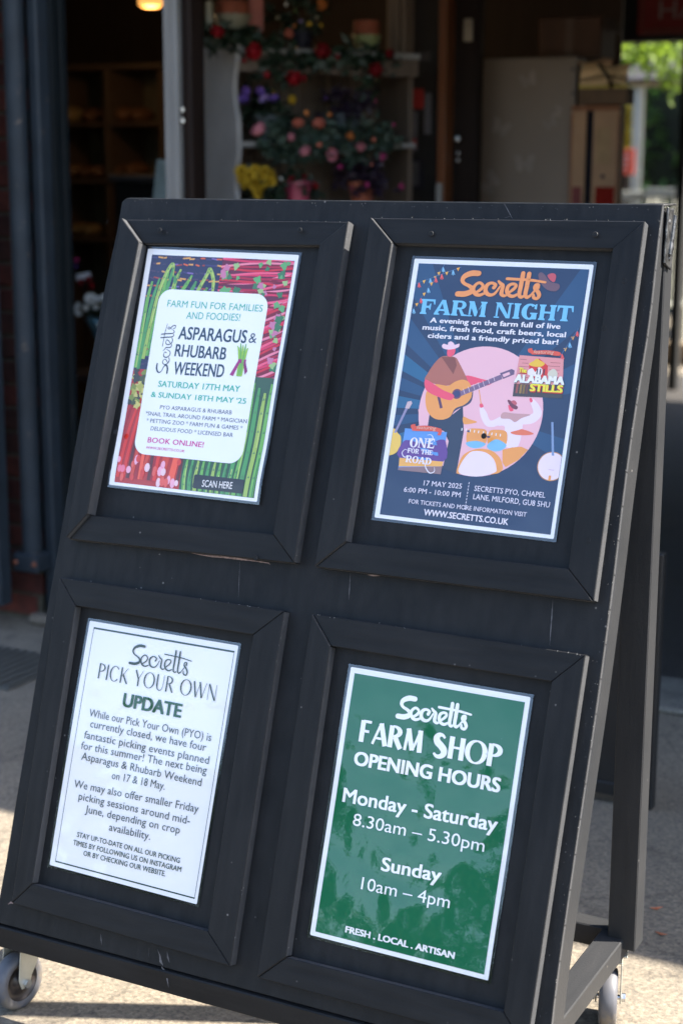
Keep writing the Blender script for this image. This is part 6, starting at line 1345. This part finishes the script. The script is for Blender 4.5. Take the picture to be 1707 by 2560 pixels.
for x in (a.x + .04, b.x - .04): MB().cyl((x, YS + .01, a.z), (x, YS + .01, 2.55), .003, n=6).build('hanger', DKBROWN, sg)
# dark crate behind the board and things low at the right
q0, q1 = atz(1628, 2030, 0.0), atz(1480, 2015, 0.0)
cr_ = thing('low_black_sign', (q0.x - .2, q0.y + .05, 0), 'low black panel standing in shade behind the right leg of the board', 'panel')
BLK = mat('black_plastic', (0.010, 0.010, 0.011), .5)
X0_, X1_, Y0_, H_ = q0.x - .40, q0.x, q0.y, .60
MB().b2((X0_ + .03, Y0_ + .006, .03), (X1_ - .03, Y0_ + .016, H_ - .03)).build('panel', BLK, cr_)
for x in (X0_, X1_ - .03): MB().b2((x, Y0_, .003), (x + .03, Y0_ + .028, H_)).build('side_rail', BLK, cr_, bevel=.002)
for z in (.02, H_ - .032): MB().b2((X0_ + .031, Y0_ + .001, z), (X1_ - .031, Y0_ + .027, z + .03)).build('cross_rail', BLK, cr_, bevel=.002)
MB().hexa([(X0_ + .05, Y0_ + .03, H_ - .05), (X0_ + .08, Y0_ + .03, H_ - .05), (X0_ + .08, Y0_ + .05, H_ - .05), (X0_ + .05, Y0_ + .05, H_ - .05)], [(X0_ + .05, Y0_ + .16, .003), (X0_ + .08, Y0_ + .16, .003), (X0_ + .08, Y0_ + .18, .003), (X0_ + .05, Y0_ + .18, .003)]).build('prop', BLK, cr_)

# ------------------------------------------------------------------ the sunny yard beyond the passage
POSTW = mat('white_post_paint', (0.36, 0.36, 0.31), .6, var=.08, scale=5)
YP = 11.0
a, b = at(1581, 300, YP), at(1603, 300, YP); bt = at(1600, 214, YP); bt2 = at(1600, 203, YP)
pg = thing('pergola', ((a.x + b.x) / 2, YP, 0), 'white posted open shelter with grey roof edge in the sunny yard', 'shelter')
MB().b2((a.x, YP, .0), (b.x, YP + .07, bt.z)).build('post', POSTW, pg, bevel=.005)
MB().b2((b.x + 2.2, YP, .0), (b.x + 2.27, YP + .07, bt.z)).build('post', POSTW, pg, bevel=.005)
MB().b2((a.x - .05, YP - .02, bt.z + .001), (b.x + 2.4, YP + .09, bt2.z)).build('beam', mat('sandy_beam', (.42, .36, .24), .7), pg, bevel=.004)
g0, g1 = at(1556, 150, YP), at(1700, 202, YP)
MB().hexa([(a.x - .22, YP - .10, bt2.z + .002), (b.x + 2.5, YP - .10, bt2.z + .002), (b.x + 2.5, YP + 1.8, bt2.z + .35), (a.x - .22, YP + 1.8, bt2.z + .35)], [(a.x - .22, YP - .10, bt2.z + .022), (b.x + 2.5, YP - .10, bt2.z + .022), (b.x + 2.5, YP + 1.8, bt2.z + .37), (a.x - .22, YP + 1.8, bt2.z + .37)]).build('roof', mat('grey_roofing', (.045, .043, .046), .9, spec=.1), pg)
def wsign(px0, py0, px1, py1, Y, label, m, post=True):
    p, q_ = at(px0, py0, Y), at(px1, py1, Y)
    t_ = thing('yard_sign', ((p.x + q_.x) / 2, Y, 0), label, 'sign')
    MB().b2((p.x, Y, q_.z), (q_.x, Y + .01, p.z)).build('plate', m, t_, bevel=.002)
    for i in range(3):
        yy = py0 + (py1 - py0) * (.25 + .22 * i); card(px0 + (px1 - px0) * .2, yy, px1 - (px1 - px0) * (.25 + .1 * i), yy + (py1 - py0) * .07, Y - .002, mat('pale_print', (.62, .40, .36), .6), 'print_line', .001, t_)
    MB().b2(((p.x + q_.x) / 2 - .02, Y + .012, 0), ((p.x + q_.x) / 2 + .02, Y + .04, p.z)).build('stake', DKBROWN, t_)
wsign(1544, 372, 1584, 436, 10.2, 'red sign with pale print left of the white yard post', mat('sun_red', (.62, .10, .06), .5))
wsign(1530, 142, 1550, 163, 14.0, 'tiny high red and white sign beyond the brown box', mat('sun_red_far', (.62, .12, .09), .5))
def chair(px, py, Y, label, s=1.0, rz=0):
    c = at(px, py, Y); h = c.z
    t_ = thing('garden_chair', (c.x, Y, 0), label, 'chair', 'white garden chairs in the yard')
    W_ = .23 * s
    def bb(a, b): return [tuple(Vector((c.x, Y, 0)) + Matrix.Rotation(rz, 3, 'Z') @ Vector(p)) for p in (a, b)]
    def put(n, a_, b_):
        ce = (Vector(a_) + Vector(b_)) / 2; dm = [abs(a_[i] - b_[i]) for i in range(3)]
        MB().box(Vector((c.x, Y, 0)) + Matrix.Rotation(rz, 3, 'Z') @ ce, dm, rz=rz).build(n, POSTW, t_, bevel=.004)
    put('top_rail', (-W_, 0, h - .07), (W_, .03, h)); put('seat', (-W_, -.42, .42), (W_, .0, .45))
    for x in (-W_, W_ - .035): put('leg', (x, 0.0, 0), (x + .035, .03, h - .071)); put('leg', (x, -.42, 0), (x + .035, -.385, .419))
    for i in range(4): x = -W_ + .07 + i * (2 * W_ - .17) / 3; put('slat', (x, .005, .46), (x + .03, .025, h - .071))
chair(1570, 478, 9.6, 'white garden chair back just left of the white yard post', 1.0, .2)
chair(1668, 470, 9.5, 'white garden chair right of the white yard post', 1.0, -.5)
a, b = at(1684, 200, 7.9), at(1698, 200, 7.9)
tag(MB().b2((a.x + .05, 7.88, .007), (b.x + .07, 7.96, 2.2)).build('black_post', mat('black_post_paint', (.012, .012, .012), .5), bevel=.004), 'thin black post at the far end of the passage, right edge', 'post')
# sleepers edging the path
SLP = mat('weathered_timber', (0.20, 0.15, 0.10), .85, var=.3, scale=6, stretch=(.6, 5, 5), bump=.002)
for i in range(5):
    x = -4.4 + i * 1.25
    tag(MB().b2((x, 9.25, 0.0), (x + 1.22, 9.46, .16)).build('timber_sleeper', SLP, bevel=.012), 'weathered timber sleeper beyond the passage, ' + ('first in the row from the left', 'second in the row from the left', 'third in the row, below the shelter post', 'fourth in the row, behind the board corner', 'last in the row at the right')[i], 'sleeper', 'sleepers edging the path')
# ------------------------------------------------------------------ trees and hedge
BARK = mat('bark', (0.07, 0.055, 0.04), .9, var=.4, scale=12, bump=.01)
def leafm(name, c, tr=.35):
    m = mat(name, c, .5, var=.45, scale=1.5); N = m.node_tree.nodes; L = m.node_tree.links
    o_ = [n for n in N if n.type == 'OUTPUT_MATERIAL'][0]; b_ = N['Principled BSDF']; tl = N.new('ShaderNodeBsdfTranslucent'); tl.inputs[0].default_value = [min(1, x * 2.0) for x in c] + [1]
    mx = N.new('ShaderNodeMixShader'); mx.inputs[0].default_value = tr; L.new(b_.outputs[0], mx.inputs[1]); L.new(tl.outputs[0], mx.inputs[2]); L.new(mx.outputs[0], o_.inputs[0]); return m
LG1, LG2, LG3 = leafm('hedge_leaf', (.05, .115, .022), .45), leafm('yellow_green_leaf', (.13, .19, .018), .4), leafm('dark_tree_leaf', (.022, .048, .016), .25)
def tree(x, y, h, r, label, lm, nleaf, size, group='trees of the yard', crown0=.35, name='tree'):
    rr = random.Random(int(x * 100 + y * 10)); t_ = thing(name, (x, y, 0), label, 'tree', group)
    mb = MB(); top = Vector((x + rr.uniform(-.2, .2), y, h * .8)); mb.cyl((x, y, 0), (x, y, h * crown0), .05 * h / 2, .035 * h / 2, n=10); mb.cyl((x, y, h * crown0), top, .035 * h / 2, .01, n=8)
    pts = []
    for i in range(16):
        a = rr.uniform(0, 6.28); z = h * rr.uniform(crown0, .92); rad = r * rr.uniform(.35, .95) * (1 - abs(z / h - .6)); s = Vector((x, y, max(h * crown0 * .8, z - h * .2))); e = Vector((x + math.cos(a) * rad, y + math.sin(a) * rad, z))
        mb.cyl(s, e, .02 * h / 4, .004, n=6); pts.append((e, (r * .30, r * .30, r * .26)))
    for i in range(10): pts.append((Vector((x + rr.uniform(-.5, .5) * r, y + rr.uniform(-.5, .5) * r, h * rr.uniform(.5, .95))), (r * .25, r * .25, r * .22)))
    mb.build('trunk', BARK, t_)
    tag(leafmesh(pts, nleaf, size, rr, aspect=.6).build('crown', lm, t_, recalc=False), kind='stuff')
    return t_
tree(-4.6, 16.5, 4.6, 1.9, 'dark green bushy tree behind the white yard post', LG1, 5200, .17)
tree(-2.6, 17.5, 5.0, 2.0, 'dark tree at the right edge behind the yard chairs', LG3, 5200, .17)
tree(-6.6, 19.5, 6.0, 2.4, 'taller far tree behind the grey roofed shelter', LG3, 4200, .2)
q = at(1650, 160, 8.9)
yt = thing('overhanging_shrub', (q.x + 1.1, 9.0, 0), 'sunlit yellow green leafy shrub hanging into the upper right view', 'shrub')
mb = MB(); mb.cyl((q.x + 1.1, 9.0, 0), (q.x + 1.0, 9.0, 1.6), .04, .03, n=8).cyl((q.x + 1.0, 9.0, 1.6), (q.x + .1, 8.95, 2.15), .03, .006, n=6).cyl((q.x + .7, 9.0, 1.8), (q.x + .2, 8.9, 1.95), .015, .004, n=6); mb.build('branch', BARK, yt)
pts = [(at(px, py, 8.9), .10) for px, py in ((1590, 142), (1612, 150), (1635, 128), (1655, 140), (1680, 125), (1700, 150), (1668, 165), (1690, 185), (1700, 205), (1640, 155), (1560, 130), (1706, 120), (1720, 190), (1735, 150), (1620, 120))]
tag(leafmesh(pts, 330, .07, aspect=.6, droop=.4).build('leaves', LG2, yt, recalc=False), kind='stuff')
q = at(1562, 310, 12.2)
ys = thing('climbing_plant', (q.x, 12.2, 0), 'narrow yellow leaved plant behind the cartons, left of the white post', 'plant')
MB().cyl((q.x, 12.2, 0), (q.x, 12.2, 2.0), .015, n=6).build('stem', BARK, ys)
tag(leafmesh([(at(1564 + rf.uniform(-12, 12), y, 12.2), .07) for y in range(262, 372, 9)], 240, .08, aspect=.6).build('leaves', leafm('golden_leaf', (.30, .24, .03), .5), ys, recalc=False), kind='stuff')
hg = thing('hedge', (-3.4, 14.4, 0), 'long dark clipped hedge closing the yard below the trees', 'hedge')
hp = [(Vector((-7.5 + rf.uniform(0, 8.5), 14.2 + rf.uniform(-.35, .2), rf.uniform(.1, 3.1))), .26) for _ in range(210)]
tag(leafmesh(hp, 15000, .10, aspect=.6).build('foliage', LG1, hg, recalc=False), kind='stuff')
MB().b2((-7.4, 14.35, 0), (1.0, 14.7, 3.0)).build('woody_core', mat('shaded_twigs', (.012, .018, .008), .9, var=.5, scale=4), hg)
gp = [(Vector((-2.6 + rf.uniform(0, 1.6), 10 + rf.uniform(-.3, 1.2), rf.uniform(.0, .5))), .16) for _ in range(30)]
sh = thing('low_shrub', (-1.8, 10.4, 0), 'low green shrub catching sun at the right edge beyond the passage', 'shrub')
tag(leafmesh([(at(px, py, 9.9), .09) for px, py in ((1690, 600), (1700, 650), (1680, 680), (1706, 720), (1690, 740), (1720, 690), (1672, 725), (1710, 580))], 700, .06, aspect=.6).build('foliage', leafm('fresh_leaf', (.09, .17, .03), .45), sh, recalc=False), kind='stuff')
MB().cyl(at(1700, 770, 9.9), at(1700, 640, 9.9), .012, n=6).build('stem', BARK, sh)
# trees across the yard in front of the shop (behind the viewer; they show as reflections in the posters)
for i, (x, y, h, r) in enumerate(((-13, -24, 6.4, 3.6), (-19, -27, 7.2, 4.0), (-7.5, -26, 6.2, 3.4), (-25, -22, 6.4, 3.6), (-2, -28, 5.6, 3.4))):
    tree(x, y, h, r, 'broad tree across the front yard mirrored in the posters, ' + ('just left of the middle', 'second from the left', 'in the middle', 'at the far left', 'at the far right')[i], LG3, 5200, .36, 'trees across the front yard', crown0=.14)
TW = mat('dry_leaf_brown', (.30, .09, .04), .8, var=.3)
for (px, py), an, lb_ in (((1640, 2276), .5, 'small rust coloured dry leaf on the shaded ground right of the leg'), ((1652, 2340), -.2, 'tiny rust dry leaf at the edge of the shadow beside the leg'), ((45, 1640), 1.0, 'tiny brown dry leaf near the drain cover')):
    c = atz(px, py, 0.0); d = Vector((math.cos(an), math.sin(an), 0)); n_ = Vector((-d.y, d.x, 0))
    tag(MB().hexa([c - d * .013 + Vector((0, 0, .004)), c + n_ * .003 + Vector((0, 0, .002)), c + d * .013 + Vector((0, 0, .006)), c - n_ * .003 + Vector((0, 0, .002))], [c - d * .013 + Vector((0, 0, .005)), c + n_ * .003 + Vector((0, 0, .0035)), c + d * .013 + Vector((0, 0, .007)), c - n_ * .003 + Vector((0, 0, .0035))]).build('dry_leaf', TW), lb_, 'leaf')
index_kids()
# thing roots stay at their base; far clip covers the trees and ground
